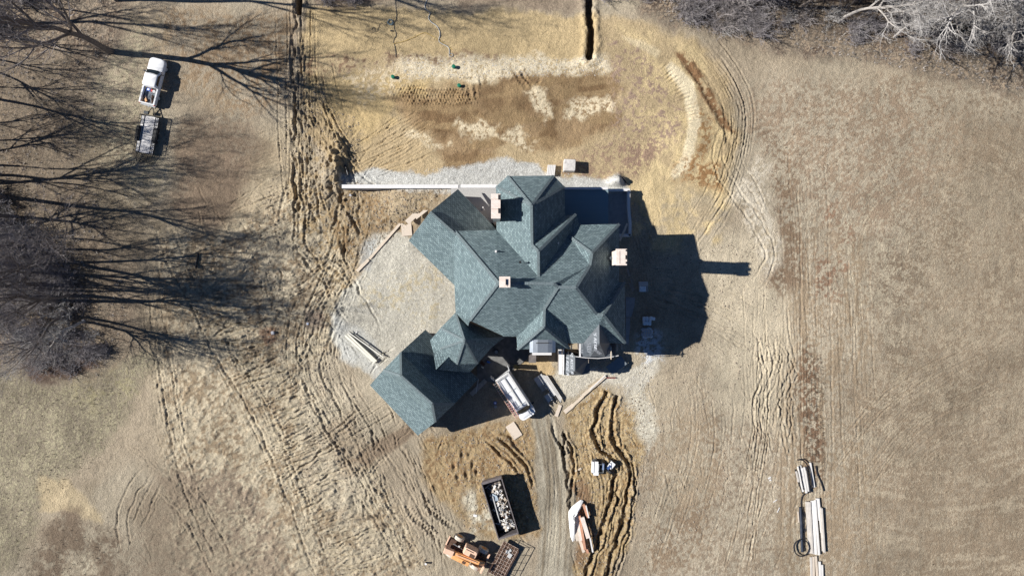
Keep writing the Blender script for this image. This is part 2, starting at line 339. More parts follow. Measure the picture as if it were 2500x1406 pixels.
# ---- relief
und = (fbm(GX, GY, 3, 81, 4)-.5)*.10+(FN-.5)*.05+(FN2-.5)*.035
soft_field = 1-.55*fld
Z += und*(1-.4*fld)
Z += (lane*.2+.04)*((1-np.abs(2*fbm(GX, GY, 1.1, 501, 4, .6, R(15), 1.8)-1))**3-.5)
Z += (isl+isl2)*(fbm(GX, GY, .6, 97, 3, .7)-.5)*.2
rough = mask([(700, 130), (900, 260), (900, 470), (900, 640), (760, 760), (860, 1000), (960, 1200), (1080, 1406), (900, 1406), (740, 1100), (620, 800), (700, 560)], 40)
Z += rough*(fbm(GX, GY, .9, 91, 4, .6)-.5)*.35
clod = mask([(850, 465), (1095, 460), (1060, 520), (985, 560), (890, 590), (840, 650), (800, 560), (820, 480)], 20)
Z += clod*(fbm(GX, GY, .7, 95, 4, .65)-.5)*.45
paint(clod, (172, 152, 122), .5); speck(clod, (142, 118, 90), .4, .5*FN+.5*MN, .25)
XR = xs; YR = ys
def carve(P, w=.16, d=.06, rim=.5, wig=.25, bars=0, seed=0, step=6, px=True, fade=True):
    """cut a wheel rut / scrape along a polyline given in photo px (ground plane)"""
    pts = np.array(spline(P, step), float)
    if px: pts = np.stack([(pts[:, 0]-1250)/20, (703-pts[:, 1])/20], 1)
    L = np.concatenate([[0], np.cumsum(np.hypot(*(pts[1:]-pts[:-1]).T))]); T = L[-1]
    for i in range(len(pts)-1):
        a = pts[i]; b = pts[i+1]; pad = w*3.2+wig
        x0 = np.searchsorted(XR, min(a[0], b[0])-pad); x1 = np.searchsorted(XR, max(a[0], b[0])+pad)
        y0 = np.searchsorted(YR, min(a[1], b[1])-pad); y1 = np.searchsorted(YR, max(a[1], b[1])+pad)
        if x1 <= x0 or y1 <= y0: continue
        X = GX[y0:y1, x0:x1]; Y = GY[y0:y1, x0:x1]
        wv = (vnoise(X, Y, 1.1, 200+seed)-.5)*wig*1.6
        e = b-a; l2 = e@e+1e-9; nx, ny = -e[1]/math.sqrt(l2), e[0]/math.sqrt(l2)
        t = ((X-a[0])*e[0]+(Y-a[1])*e[1])/l2
        r = np.abs((X-a[0])*nx+(Y-a[1])*ny+wv+(vnoise(X, Y, .28, 230)-.5)*min(.16, w*.9))
        ok = (t >= 0) & (t < 1)
        s = L[i]+t*(L[i+1]-L[i])
        en = np.clip(np.minimum(s, T-s)/(.9+.1*T), 0, 1) if fade else 1
        amp = d*en*(.3+.8*vnoise(X, Y, .8, 210+seed)+.6*vnoise(X, Y, .22, 240))
        prof = -np.exp(-(r/w)**2.6)+rim*np.exp(-((r-1.7*w)/(.62*w))**2)
        if bars: prof = prof*(.65+.35*np.sign(np.sin(s/bars*2*math.pi)))
        Z[y0:y1, x0:x1] += np.where(ok, amp*prof, 0).astype(np.float32)
rng = random.Random(7)
def bundle(P, n, width, w=.075, d=.045, rim=.7, wig=.12, step=12, span=(.25, 1)):
    base = np.array(spline(P, 25), float); t = np.gradient(base, axis=0); nn = np.stack([-t[:, 1], t[:, 0]], 1); nn /= np.linalg.norm(nn, axis=1)[:, None]+1e-9
    for k in range(n):
        o0 = rng.gauss(0, width*.42); o1 = o0+rng.gauss(0, width*.16); L = rng.uniform(*span); s0 = rng.uniform(0, 1-L) if L < 1 else 0
        i0 = int(s0*len(base)); i1 = max(i0+3, int((s0+L)*len(base))); b = base[i0:i1]; q = nn[i0:i1]
        if len(b) < 3: continue
        off = np.linspace(o0, o1, len(b))[:, None]+np.cumsum([rng.gauss(0, .8) for _ in b])[:, None]
        carve([tuple(p_) for p_ in (b+q*off)[::2]], w=w*rng.uniform(.8, 1.5), d=d*rng.uniform(.6, 1.5), rim=rim, wig=wig, seed=k % 9, step=step)
def pair(P, gap, **k):
    """two parallel tracks; gap in px, offset along the normal"""
    pts = np.array(P, float); t = np.gradient(pts, axis=0); n = np.stack([-t[:, 1], t[:, 0]], 1); n /= np.linalg.norm(n, axis=1)[:, None]
    carve([tuple(p) for p in pts+n*gap/2], seed=rng.randint(0, 9), **k); carve([tuple(p) for p in pts-n*gap/2], seed=rng.randint(0, 9), **k)
# long haul lanes on the left
pair([(375, 600), (385, 760), (408, 900), (432, 1060), (470, 1200), (530, 1330), (580, 1430)], 36, w=.13, d=.05)
pair([(372, 600), (383, 760), (405, 900), (429, 1060), (467, 1200), (527, 1330), (577, 1430)], 27, w=.12, d=.05)
pair([(385, 520), (430, 640), (480, 730), (550, 870), (620, 980), (690, 1130), (745, 1280), (800, 1430)], 40, w=.16, d=.07)
pair([(390, 520), (436, 640), (487, 730), (556, 870), (627, 980), (697, 1130), (752, 1280), (807, 1430)], 52, w=.11, d=.045)
pair([(300, 1150), (400, 1180), (500, 1290), (560, 1430)], 60, w=.14, d=.04)
pair([(830, 740), (790, 800), (760, 900), (800, 1000), (850, 1090), (900, 1200), (960, 1300), (1030, 1430)], 46, w=.16, d=.09, rim=.7, wig=.3)
pair([(800, 760), (770, 850), (800, 960), (860, 1060), (930, 1170), (1000, 1290), (1060, 1430)], 90, w=.13, d=.09, rim=.7, wig=.3)
pair([(725, 60), (728, 200), (735, 320), (742, 430), (730, 560), (760, 640), (820, 700)], 26, w=.15, d=.13, rim=.7, wig=.3)
pair([(745, 220), (800, 300), (830, 380), (850, 450), (860, 600), (830, 700)], 40, w=.13, d=.09, rim=.6, wig=.3)
for k in range(26):
    x = 700+rng.random()*150; y = 240+rng.random()*420; l = 60+rng.random()*120; a = R(70+rng.gauss(0, 24))
    carve([(x, y), (x+l*.5*math.cos(a)+rng.gauss(0, 8), y+l*.5*math.sin(a)), (x+l*math.cos(a), y+l*math.sin(a))], w=.12+.08*rng.random(), d=.08+.06*rng.random(), rim=.7)
carve([(712, -20), (722, 60), (716, 150), (720, 260), (722, 420), (733, 600)], w=.2, d=.2, rim=.5, wig=.35)
# ladder like cleat marks across the haul road
def at_lane(y): return np.interp(y, [560, 730, 870, 980, 1130, 1280, 1406], [560, 520, 590, 670, 740, 800, 860])
for y in np.arange(690, 1400, 6.5):
    xc = at_lane(y)+rng.gauss(0, 16); l = 70+rng.random()*100; s = -.22+rng.gauss(0, .16)
    carve([(xc-l*.4, y-l*.4*s+rng.gauss(0, 3)), (xc, y+rng.gauss(0, 5)), (xc+l*.6, y+l*.6*s)], w=.09+.07*rng.random(), d=.06+.07*rng.random(), rim=.95, seed=rng.randint(0, 9))
for k in range(230):
    x = 470+rng.random()*370; y = 440+rng.random()*420
    a = R(rng.choice([62, 75, -32, -20, 20, 50])+rng.gauss(0, 12)); l = 24+rng.random()*85
    carve([(x, y), (x+l*.5*math.cos(a)+rng.gauss(0, 4), y+l*.5*math.sin(a)+rng.gauss(0, 4)), (x+l*math.cos(a), y+l*math.sin(a))], w=.065+.05*rng.random(), d=.035+.05*rng.random(), rim=.7, seed=rng.randint(0, 9))
for k in range(60):
    x = 570+rng.random()*110; y = 290+k*4.0; l = 50+rng.random()*70; s = -.12+rng.gauss(0, .1)
    carve([(x, y), (x+l*.5, y+s*l*.5+rng.gauss(0, 3)), (x+l, y+l*s)], w=.09, d=.04+.03*rng.random(), rim=.7)
for k in range(110):
    x = 800+rng.random()*230; y = 890+rng.random()*330; a = R(rng.choice([60, 68, 75, -40])+rng.gauss(0, 10)); l = 25+rng.random()*80
    carve([(x, y), (x+l*.5*math.cos(a), y+l*.5*math.sin(a)+rng.gauss(0, 4)), (x+l*math.cos(a), y+l*math.sin(a))], w=.08+.08*rng.random(), d=.04+.07*rng.random(), rim=.7, seed=rng.randint(0, 9))
for k in range(60):
    x = 330+rng.random()*300; y = 900+rng.random()*450; a = R(rng.gauss(60, 30)); l = 30+rng.random()*80
    carve([(x, y), (x+l*.5*math.cos(a)+rng.gauss(0, 5), y+l*.5*math.sin(a)), (x+l*math.cos(a), y+l*math.sin(a))], w=.07, d=.025+.02*rng.random(), rim=.6)
# field track set
pair([(365, 1143), (330, 1190), (305, 1240), (298, 1290), (310, 1350)], 26, w=.13, d=.09)
pair([(392, 1165), (365, 1210), (345, 1260), (330, 1290)], 22, w=.11, d=.08)
pair([(300, 1080), (340, 1105), (395, 1155)], 8, w=.10, d=.06, bars=.35)
# loop track right of the yard
pair([(1800, 310), (1765, 330), (1752, 370), (1762, 420), (1800, 480), (1850, 550), (1880, 610), (1870, 660), (1845, 700)], 26, w=.13, d=.08)
pair([(1880, 330), (1820, 340), (1800, 360), (1810, 410), (1850, 480), (1880, 540)], 20, w=.1, d=.06)
for k in range(34):   # dozer cleats on the pale rim
    t = k/33; x = np.interp(t, [0, .4, .7, 1], [1640, 1712, 1712, 1665]); y = 150+t*280; nx = np.interp(t, [0, .5, 1], [-.75, -1, -.8]); ny = np.interp(t, [0, .5, 1], [.6, .12, -.35])
    l = 30+rng.random()*32
    carve([(x, y), (x+nx*l, y+ny*l)], w=.11, d=.09, rim=.5, wig=.08)
for k in range(20):
    x = 1560+rng.random()*160; y = 440+rng.random()*250; a = R(rng.choice([0, 5, 90])+rng.gauss(0, 8)); l = 30+rng.random()*70
    carve([(x, y), (x+l*math.cos(a), y+l*math.sin(a))], w=.1, d=.05, rim=.6)
carve([(1655, 130), (1720, 220), (1775, 330), (1790, 380)], w=.3, d=.10, rim=.6)
pair([(1690, 110), (1750, 200), (1810, 300)], 34, w=.10, d=.05)
# yard scrape lines
for k in range(30):
    x = 770+rng.random()*640; y = 45+rng.random()*80; carve([(x, y), (x+60+rng.random()*160, y+rng.gauss(0, 2))], w=.07, d=.02, rim=.6, wig=.1)
for (x0, x1, y) in ((930, 1175, 225), (940, 1170, 236), (960, 1180, 245), (950, 1050, 215)):
    carve([(x0, y), ((x0+x1)/2, y+2), (x1, y-2)], w=.2, d=.16, rim=1.1, wig=.06, bars=.36)
for (a, b) in (((1140, 200), (1150, 245)), ((1115, 215), (1108, 240)), ((1172, 180), (1180, 220)), ((1250, 165), (1290, 225)), ((1262, 160), (1300, 215)), ((1320, 185), (1308, 215)), ((1158, 200), (1165, 250))):
    carve([a, b], w=.2, d=.12, rim=.8, wig=.15, bars=.4)
for k in range(26):
    y = 300+k*4; x = 860+rng.random()*60; l = 90+rng.random()*90; carve([(x, y+40), (x+l*.6, y+10), (x+l, y-18)], w=.09, d=.05, rim=.7)
# right side tracks
for k in range(16):
    x = 1840+k*7+rng.gauss(0, 4); carve([(x, 800+rng.random()*30), (x+10+rng.gauss(0, 8), 900), (x-5+rng.gauss(0, 10), 1000), (x+8+rng.gauss(0, 8), 1060+rng.random()*120)], w=.12, d=.075, rim=.7, wig=.4, seed=k % 9)
for k in range(70):
    x = 1570+rng.random()*280; y = 680+rng.random()*160 if k % 2 else 900+rng.random()*300; a = R((22 if k % 2 else 80)+rng.gauss(0, 12)); l = 30+rng.random()*90
    carve([(x, y), (x+l*.5*math.cos(a), y+l*.5*math.sin(a)+rng.gauss(0, 5)), (x+l*math.cos(a), y+l*math.sin(a))], w=.09, d=.045, rim=.7, seed=k % 9)
for g in range(9):
    x = 1760+g*30; carve([(x+30, 1000), (x+10, 1200), (x-60, 1430)], w=.09, d=.035, rim=.6, wig=.3, bars=.5 if g % 2 else 0, seed=g)
for g in range(9):
    x = 2060+g*10; carve([(x-30+rng.gauss(0, 4), 560), (x, 1000), (x+20+rng.gauss(0, 4), 1430)], w=.07, d=.022, rim=.6, wig=.12, seed=g)
for g in range(34):   # swirls left by the harrow
    r0 = 90+g*13+rng.gauss(0, 3); a0 = rng.uniform(150, 215); a1 = a0+rng.uniform(50, 120)
    carve([(2310+r0*math.cos(R(a)), 620+r0*.9*math.sin(R(a))) for a in np.linspace(a0, a1, 7)], w=.07, d=.026, rim=.6, wig=.1, seed=g % 9)
for g in range(14):
    carve([(2120+g*12, 1180-g*4), (2260+g*14, 1020+g*8), (2500, 880+g*22)], w=.08, d=.028, rim=.6, wig=.12, seed=g % 9)
# deep wandering ruts east of the drive
deep = [[(1480, 955), (1458, 1010), (1452, 1060), (1470, 1100), (1492, 1120), (1500, 1160), (1490, 1220), (1475, 1270), (1462, 1320), (1430, 1410), (1420, 1440)],
        [(1505, 965), (1495, 1030), (1500, 1075), (1525, 1110), (1538, 1150), (1530, 1220), (1520, 1280), (1500, 1340), (1475, 1430)]]
for i, P in enumerate(deep):
    carve(P, w=.26, d=.5, rim=.35, wig=.35, seed=i+1, fade=False); carve([(x+13, y+6) for x, y in P[2:]], w=.13, d=.22, rim=.5, wig=.35, seed=i+4); carve([(x-12, y+6) for x, y in P[3:]], w=.1, d=.14, rim=.5, wig=.3, seed=i+2)
carve([(1545, 1110), (1552, 1170), (1545, 1240), (1536, 1300), (1500, 1430)], w=.14, d=.24, rim=.6, wig=.4, seed=3)
carve([(1512, 1170), (1506, 1230), (1492, 1290)], w=.18, d=.3, rim=.4, wig=.4, seed=6)
carve([(1345, 1020), (1362, 1070), (1380, 1110), (1375, 1060), (1390, 1080), (1400, 1140), (1392, 1200), (1396, 1290)], w=.18, d=.34, rim=.5, wig=.3, seed=5)
carve([(1352, 1030), (1372, 1090), (1388, 1170), (1390, 1260)], w=.2, d=.25, rim=.5, wig=.4, seed=8)
carve([(1200, 1062), (1235, 1085), (1262, 1110), (1290, 1150), (1305, 1200)], w=.2, d=.34, rim=.5, wig=.2, seed=2)
carve([(1182, 1070), (1215, 1100), (1250, 1135), (1275, 1170)], w=.17, d=.28, rim=.5, wig=.2, seed=7)
carve([(1215, 1045), (1250, 1075), (1285, 1115)], w=.22, d=.22, rim=.6, wig=.3, seed=1)
carve([(1035, 1215), (1050, 1245), (1090, 1275), (1120, 1300)], w=.24, d=.2, rim=.8, wig=.2, bars=.45, seed=4)
carve([(990, 1215), (1000, 1250), (1040, 1290), (1078, 1320)], w=.24, d=.18, rim=.8, wig=.2, bars=.45, seed=5)
for (x, y) in ((1108, 1140), (1118, 1165), (1140, 1160), (1155, 1135), (1165, 1150), (1130, 1110)):
    carve([(x, y-16), (x+3, y+16)], w=.22, d=.3, rim=.4, wig=.2)
for k in range(60):
    x = 1390+rng.random()*150; y = 960+rng.random()*440; a = R(rng.gauss(80, 30)); l = 20+rng.random()*50
    carve([(x, y), (x+l*math.cos(a), y+l*math.sin(a))], w=.1, d=.05+.05*rng.random(), rim=.7, seed=k % 9)
for k in range(16):
    x = 1315+k*5.3; carve([(x-25+rng.gauss(0, 5), 1040+rng.random()*160), (x-4, 1200), (x+rng.gauss(0, 4), 1280), (x-10, 1300+rng.random()*130)], w=.06, d=.02, rim=.6, wig=.12, seed=k % 9)
for k in range(40):
    x = 1040+rng.random()*240; y = 1060+rng.random()*260; a = R(rng.gauss(65, 30)); l = 15+rng.random()*40
    carve([(x, y), (x+l*math.cos(a), y+l*math.sin(a))], w=.1, d=.05+.06*rng.random(), rim=.7, seed=k % 9)
bundle([(735, -20), (733, 200), (735, 400), (745, 600)], 26, 50, d=.07)
bundle([(750, 150), (790, 300), (850, 400), (880, 470)], 22, 60, d=.06)
bundle([(870, 420), (860, 560), (820, 680), (770, 800), (780, 920), (860, 1060), (930, 1200), (1040, 1430)], 60, 85, d=.042, w=.085, span=(.12, .6))
bundle([(900, 330), (780, 480), (640, 560), (520, 600)], 22, 80, d=.045)
bundle([(860, 600), (760, 700), (620, 760), (480, 700)], 18, 60, d=.045)
bundle([(440, 560), (560, 860), (690, 1120), (800, 1430)], 18, 60, d=.03, span=(.3, 1))
bundle([(378, 560), (410, 900), (450, 1120), (570, 1430)], 10, 60, d=.022, span=(.3, 1))
bundle([(330, 1150), (450, 1200), (560, 1430)], 12, 90, d=.03)
bundle([(560, 1180), (760, 1100), (900, 1020), (1010, 950)], 22, 70, d=.05)
bundle([(1000, 1080), (1060, 1230), (1090, 1430)], 22, 60, d=.05)
bundle([(1345, 1000), (1362, 1150), (1362, 1280), (1350, 1430)], 26, 36, d=.018, w=.07, span=(.4, 1))
bundle([(1460, 950), (1475, 1100), (1500, 1200), (1470, 1400)], 20, 70, d=.06, w=.08)
bundle([(1860, 690), (1855, 900), (1850, 1060), (1790, 1430)], 40, 70, d=.05, span=(.15, .6))
bundle([(1580, 700), (1700, 740), (1850, 800)], 24, 60, d=.04)
bundle([(1690, 880), (1700, 1100), (1600, 1430)], 20, 90, d=.035)
bundle([(1700, 90), (1800, 260), (1770, 450), (1660, 640)], 26, 50, d=.05)
bundle([(1960, 300), (1980, 800), (1990, 1430)], 30, 60, d=.022, span=(.3, 1))
bundle([(2080, 560), (2090, 1000), (2110, 1430)], 22, 60, d=.02, span=(.3, 1))
bundle([(2050, 1200), (2200, 1000), (2500, 830)], 26, 80, d=.025, span=(.3, 1))
bundle([(960, 200), (1200, 215), (1480, 205)], 16, 70, d=.03)
bundle([(800, 110), (1100, 105), (1430, 110)], 16, 40, d=.02, span=(.3, 1))
bundle([(1530, 460), (1570, 600), (1590, 700)], 14, 70, d=.04)
bundle([(860, 400), (960, 350), (1080, 270)], 18, 50, d=.05)
ra = mask([(1420, 930), (1530, 930), (1580, 1100), (1560, 1300), (1500, 1450), (1400, 1450), (1330, 1000)], 10)
Z += ra*sm(.04, .16, np.abs(Z))*(fbm(GX, GY, .3, 99, 2, .8)-.5)*.22
def ditch(P, w, d):
    pts = np.array(spline(P, 8), float); pts = np.stack([(pts[:, 0]-1250)/20, (703-pts[:, 1])/20], 1)
    D = np.full(GX.shape, 99., np.float32); x0 = np.searchsorted(XR, pts[:, 0].min()-3); x1 = np.searchsorted(XR, pts[:, 0].max()+3)
    y0 = np.searchsorted(YR, pts[:, 1].min()-3); y1 = np.searchsorted(YR, pts[:, 1].max()+3)
    X = GX[y0:y1, x0:x1]; Y = GY[y0:y1, x0:x1]; S = D[y0:y1, x0:x1]
    for i in range(len(pts)-1):
        a, b = pts[i], pts[i+1]; e = b-a; t = np.clip(((X-a[0])*e[0]+(Y-a[1])*e[1])/(e@e), 0, 1)
        S = np.minimum(S, np.hypot(X-a[0]-t*e[0], Y-a[1]-t*e[1]))
    S = S+(vnoise(X, Y, .5, 301)-.5)*.22
    Z[y0:y1, x0:x1] += -d*(1-sm(w*.5-.1, w*.5+.06, S))+.25*np.exp(-((S-w)/.45)**2)*(.4+vnoise(X, Y, .5, 302))
ditch([(1437, -80), (1439, 30), (1444, 90), (1439, 140)], .78, 2.2)
ditch([(733, -80), (730, 32)], .62, 1.4)
# mounds: spoil by the wall end, berm south of the retaining wall
def mound(x, y, rx, ry, h, n=.5):
    X = (PX-x)/20/rx; Y = (PY-y)/20/ry; g = np.exp(-(X*X+Y*Y)); Z[:] += (h*g*(1-n+2*n*fbm(GX, GY, .8, 311, 3))).astype(np.float32)
mound(820, 380, 1.6, 2.6, 1.1, .7); mound(812, 430, 1.2, 1.6, .9, .7); mound(1505, 443, .8, .7, 1.3, .3); mound(790, 470, 2, 1.6, .5, .8)
mound(855, 472, .7, .5, .3, .5)
Z += 1.5*sm(880, 1010, PX)*sm(454, 462, PY)*(1-sm(500, 560, PY))*(1-sm(1100, 1150, PX))
hs = mask([(903, 935), (1020, 1050), (1180, 925), (1150, 800), (1110, 600), (1212, 470), (1380, 440), (1540, 460), (1540, 840), (1400, 910), (1200, 860)], 4, 0)
Z *= (1-hs)
Z[~((np.abs(GX) < 70) & (np.abs(GY) < 42))] *= .3
# soil colour darkens with depth in the deepest ruts and ditches
dk = sm(-.12, -.4, Z)[..., None]*.35; C *= (1-dk)
C *= np.array([.965, .985, .945], np.float32)
C = np.clip(C, .01, .85)
v = np.stack([GX, GY, Z], -1).reshape(-1, 3).astype(np.float32)
idx = np.arange(NX*NY, dtype=np.int32).reshape(NY, NX)
q = np.stack([idx[:-1, :-1], idx[:-1, 1:], idx[1:, 1:], idx[1:, :-1]], -1).reshape(-1)
me = bpy.data.meshes.new('ground'); nf = len(q)//4
me.vertices.add(len(v)); me.vertices.foreach_set('co', v.ravel())
me.loops.add(len(q)); me.loops.foreach_set('vertex_index', q)
me.polygons.add(nf); me.polygons.foreach_set('loop_start', np.arange(0, nf*4, 4, dtype=np.int32))
try: me.polygons.foreach_set('loop_total', np.full(nf, 4, np.int32))
except Exception: pass
me.polygons.foreach_set('use_smooth', np.ones(nf, bool))
me.update(calc_edges=True)
at = me.attributes.new('soil', 'FLOAT_COLOR', 'POINT')
at.data.foreach_set('color', np.concatenate([C, np.ones(C.shape[:2]+(1,), np.float32)], -1).astype(np.float32).ravel())
gm, nt, bs = nodes_of('soil_material')
an = nt.nodes.new('ShaderNodeAttribute'); an.attribute_name = 'soil'
tc = nt.nodes.new('ShaderNodeTexCoord')
n1 = nt.nodes.new('ShaderNodeTexNoise'); n1.inputs['Scale'].default_value = 8.5; n1.inputs['Detail'].default_value = 8; n1.inputs['Roughness'].default_value = .75
n2 = nt.nodes.new('ShaderNodeTexVoronoi'); n2.inputs['Scale'].default_value = 8; n2.inputs['Randomness'].default_value = 1
n3 = nt.nodes.new('ShaderNodeTexNoise'); n3.inputs['Scale'].default_value = 2.6; n3.inputs['Detail'].default_value = 6; n3.inputs['Distortion'].default_value = 2.5
for n in (n1, n2, n3): nt.links.new(tc.outputs['Object'], n.inputs['Vector'])
mr = nt.nodes.new('ShaderNodeMapRange'); mr.inputs['From Min'].default_value = .32; mr.inputs['From Max'].default_value = .68; mr.inputs['To Min'].default_value = .58; mr.inputs['To Max'].default_value = 1.38
nt.links.new(n1.outputs['Fac'], mr.inputs['Value'])
mr3 = nt.nodes.new('ShaderNodeMapRange'); mr3.inputs['From Min'].default_value = .35; mr3.inputs['From Max'].default_value = .65; mr3.inputs['To Min'].default_value = .86; mr3.inputs['To Max'].default_value = 1.12
nt.links.new(n3.outputs['Fac'], mr3.inputs['Value'])
mu = nt.nodes.new('ShaderNodeMath'); mu.operation = 'MULTIPLY'; nt.links.new(mr.outputs[0], mu.inputs[0]); nt.links.new(mr3.outputs[0], mu.inputs[1])
vm = nt.nodes.new('ShaderNodeVectorMath'); vm.operation = 'SCALE'; nt.links.new(an.outputs['Color'], vm.inputs[0]); nt.links.new(mu.outputs[0], vm.inputs['Scale'])
nt.links.new(vm.outputs[0], bs.inputs['Base Color'])
bs.inputs['Roughness'].default_value = .95; bs.inputs['Specular IOR Level'].default_value = .15
ad = nt.nodes.new('ShaderNodeMath'); ad.operation = 'ADD'; nt.links.new(n1.outputs['Fac'], ad.inputs[0]); nt.links.new(n2.outputs['Distance'], ad.inputs[1])
bp = nt.nodes.new('ShaderNodeBump'); bp.inputs['Strength'].default_value = .6; bp.inputs['Distance'].default_value = .07
nt.links.new(ad.outputs[0], bp.inputs['Height']); nt.links.new(bp.outputs[0], bs.inputs['Normal'])
me.materials.append(gm)
ground = bpy.data.objects.new('ground', me); col.objects.link(ground); tag(ground, kind='structure')
GZ = Z
def gz(x, y):
    i = int(np.clip(np.searchsorted(ys, y), 0, NY-1)); j = int(np.clip(np.searchsorted(xs, x), 0, NX-1)); return float(GZ[i, j])
# ================= HOUSE =================
def shingle_mat(name, c1, c2, mortar, bw=.34, rh=.205, rough=.85):
    m, nt, b = nodes_of(name)
    uv = nt.nodes.new('ShaderNodeUVMap'); uv.uv_map = 'UVMap'
    br = nt.nodes.new('ShaderNodeTexBrick'); br.inputs['Scale'].default_value = 1
    br.inputs['Brick Width'].default_value = bw; br.inputs['Row Height'].default_value = rh
    br.inputs['Mortar Size'].default_value = .022; br.inputs['Mortar Smooth'].default_value = .3; br.inputs['Bias'].default_value = -.1
    br.offset = .5
    br.inputs['Color1'].default_value = (*c1, 1); br.inputs['Color2'].default_value = (*c2, 1); br.inputs['Mortar'].default_value = (*mortar, 1)
    nt.links.new(uv.outputs[0], br.inputs['Vector'])
    n = nt.nodes.new('ShaderNodeTexNoise'); n.inputs['Scale'].default_value = 2.2; n.inputs['Detail'].default_value = 7; n.inputs['Roughness'].default_value = .7
    nt.links.new(uv.outputs[0], n.inputs['Vector'])
    mr = nt.nodes.new('ShaderNodeMapRange'); mr.inputs['From Min'].default_value = .35; mr.inputs['From Max'].default_value = .65; mr.inputs['To Min'].default_value = .88; mr.inputs['To Max'].default_value = 1.14
    nt.links.new(n.outputs['Fac'], mr.inputs['Value'])
    vm = nt.nodes.new('ShaderNodeVectorMath'); vm.operation = 'SCALE'
    nt.links.new(br.outputs['Color'], vm.inputs[0]); nt.links.new(mr.outputs[0], vm.inputs['Scale']); nt.links.new(vm.outputs[0], b.inputs['Base Color'])
    b.inputs['Roughness'].default_value = rough; b.inputs['Specular IOR Level'].default_value = .25
    bp = nt.nodes.new('ShaderNodeBump'); bp.inputs['Strength'].default_value = 0.0; bp.inputs['Distance'].default_value = .0
    nt.links.new(br.outputs['Fac'], bp.inputs['Height']); bp.invert = True; nt.links.new(bp.outputs[0], b.inputs['Normal'])
    return m
M_sh = shingle_mat('shingle_material', (.130, .180, .190), (.235, .310, .320), (.036, .050, .060))
M_cap = mat('ridge_cap_material', (.15, .19, .20), .85, var=.3, scale=9)
M_fas = mat('fascia_material', (.10, .12, .13), .6)
M_wrap = mat('wall_wrap_material', (.17, .15, .14), .8, var=.3, scale=2)
M_stone = mat('limestone_material', (.80, .68, .58), .8, var=.14, scale=7, bump=.02)
M_stone, nt, b_ = nodes_of('brick_material'); bk = nt.nodes.new('ShaderNodeTexBrick'); tcx = nt.nodes.new('ShaderNodeTexCoord'); nt.links.new(tcx.outputs['Object'], bk.inputs['Vector'])
bk.inputs['Scale'].default_value = 1; bk.inputs['Brick Width'].default_value = .26; bk.inputs['Row Height'].default_value = .13; bk.inputs['Mortar Size'].default_value = .016
bk.inputs['Color1'].default_value = (.90, .80, .72, 1); bk.inputs['Color2'].default_value = (.80, .66, .57, 1); bk.inputs['Mortar'].default_value = (.58, .52, .47, 1)
nt.links.new(bk.outputs['Color'], b_.inputs['Base Color']); b_.inputs['Roughness'].default_value = .85
M_dark = mat('dark_opening_material', (.018, .014, .018), .9)
M_conc = mat('concrete_material', (.36, .36, .36), .85, var=.16, scale=1.6)
M_white = mat('white_coping_material', (.72, .71, .70), .7, var=.06)
M_steel = mat('galvanised_material', (.38, .42, .46), .35, metal=.6, var=.08)
M_und = mat('underlayment_material', (.12, .135, .15), .6, var=.12, scale=3)
M_black = mat('black_material', (.015, .015, .017), .6)
M_wood = mat('fresh_lumber_material', (.66, .56, .44), .8, var=.12, scale=3)
M_osb = mat('strand_board_material', (.64, .55, .45), .85, var=.2, scale=24)
M_letter = mat('lettering_material', (.55, .58, .62), .7, var=.02)
PT = dict(
 R1=(1217, 691, 13.3), R2=(1352, 692.5, 13.3), R3=(1362, 701, 13.1), R4=(1406, 702, 13.1), H1=(1440, 648, 11.1), H2=(1444.5, 618, 10.9),
 NEa=(1512, 547, 7.7), NEb=(1415, 549, 7.7), NEc=(1388, 576, 8.5), V1=(1314.5, 675, 12.1), A1=(1314, 614, 12.1), A2=(1298.5, 598.5, 11.2),
 NW1=(1297, 502, 11.2), NC=(1406, 523, 7.7), NV=(1379, 527, 7.7), NE1=(1378.4, 456, 7.7), NE2=(1352, 429, 7.7), NW2=(1238.7, 430, 7.7), NW3=(1211, 456, 7.7), NW4=(1212, 561.5, 7.7),
 P0=(1109.5, 564, 7.75), P1=(1109.5, 697, 7.75), P2=(1112, 763, 7.7), P3=(1143, 796, 7.5), P4=(1147, 782, 8.6), P5=(1231, 821.5, 7.7), P6=(1261, 821.5, 7.7), P7=(1277, 809, 8.3),
 S1=(1329, 753, 10.9), S2=(1327.5, 797, 10.9), S3=(1263, 853, 7.3), S4=(1288, 836, 8.3), S6=(1391, 851, 7.3), S7=(1377, 797, 9.0), S8=(1386, 838, 7.6),
 D1=(1424, 837.5, 7.7), D2=(1463, 791, 9.9), D3=(1489, 838, 7.7), K1=(1456.6, 767.5, 10.6), K2=(1473, 768.5, 10.6), K3=(1527, 838, 7.7), K4=(1525.5, 688, 7.7), K5=(1511, 689, 7.9),
)
def wv(p):
    if isinstance(p, str): p = PT[p]
    return W(*p)
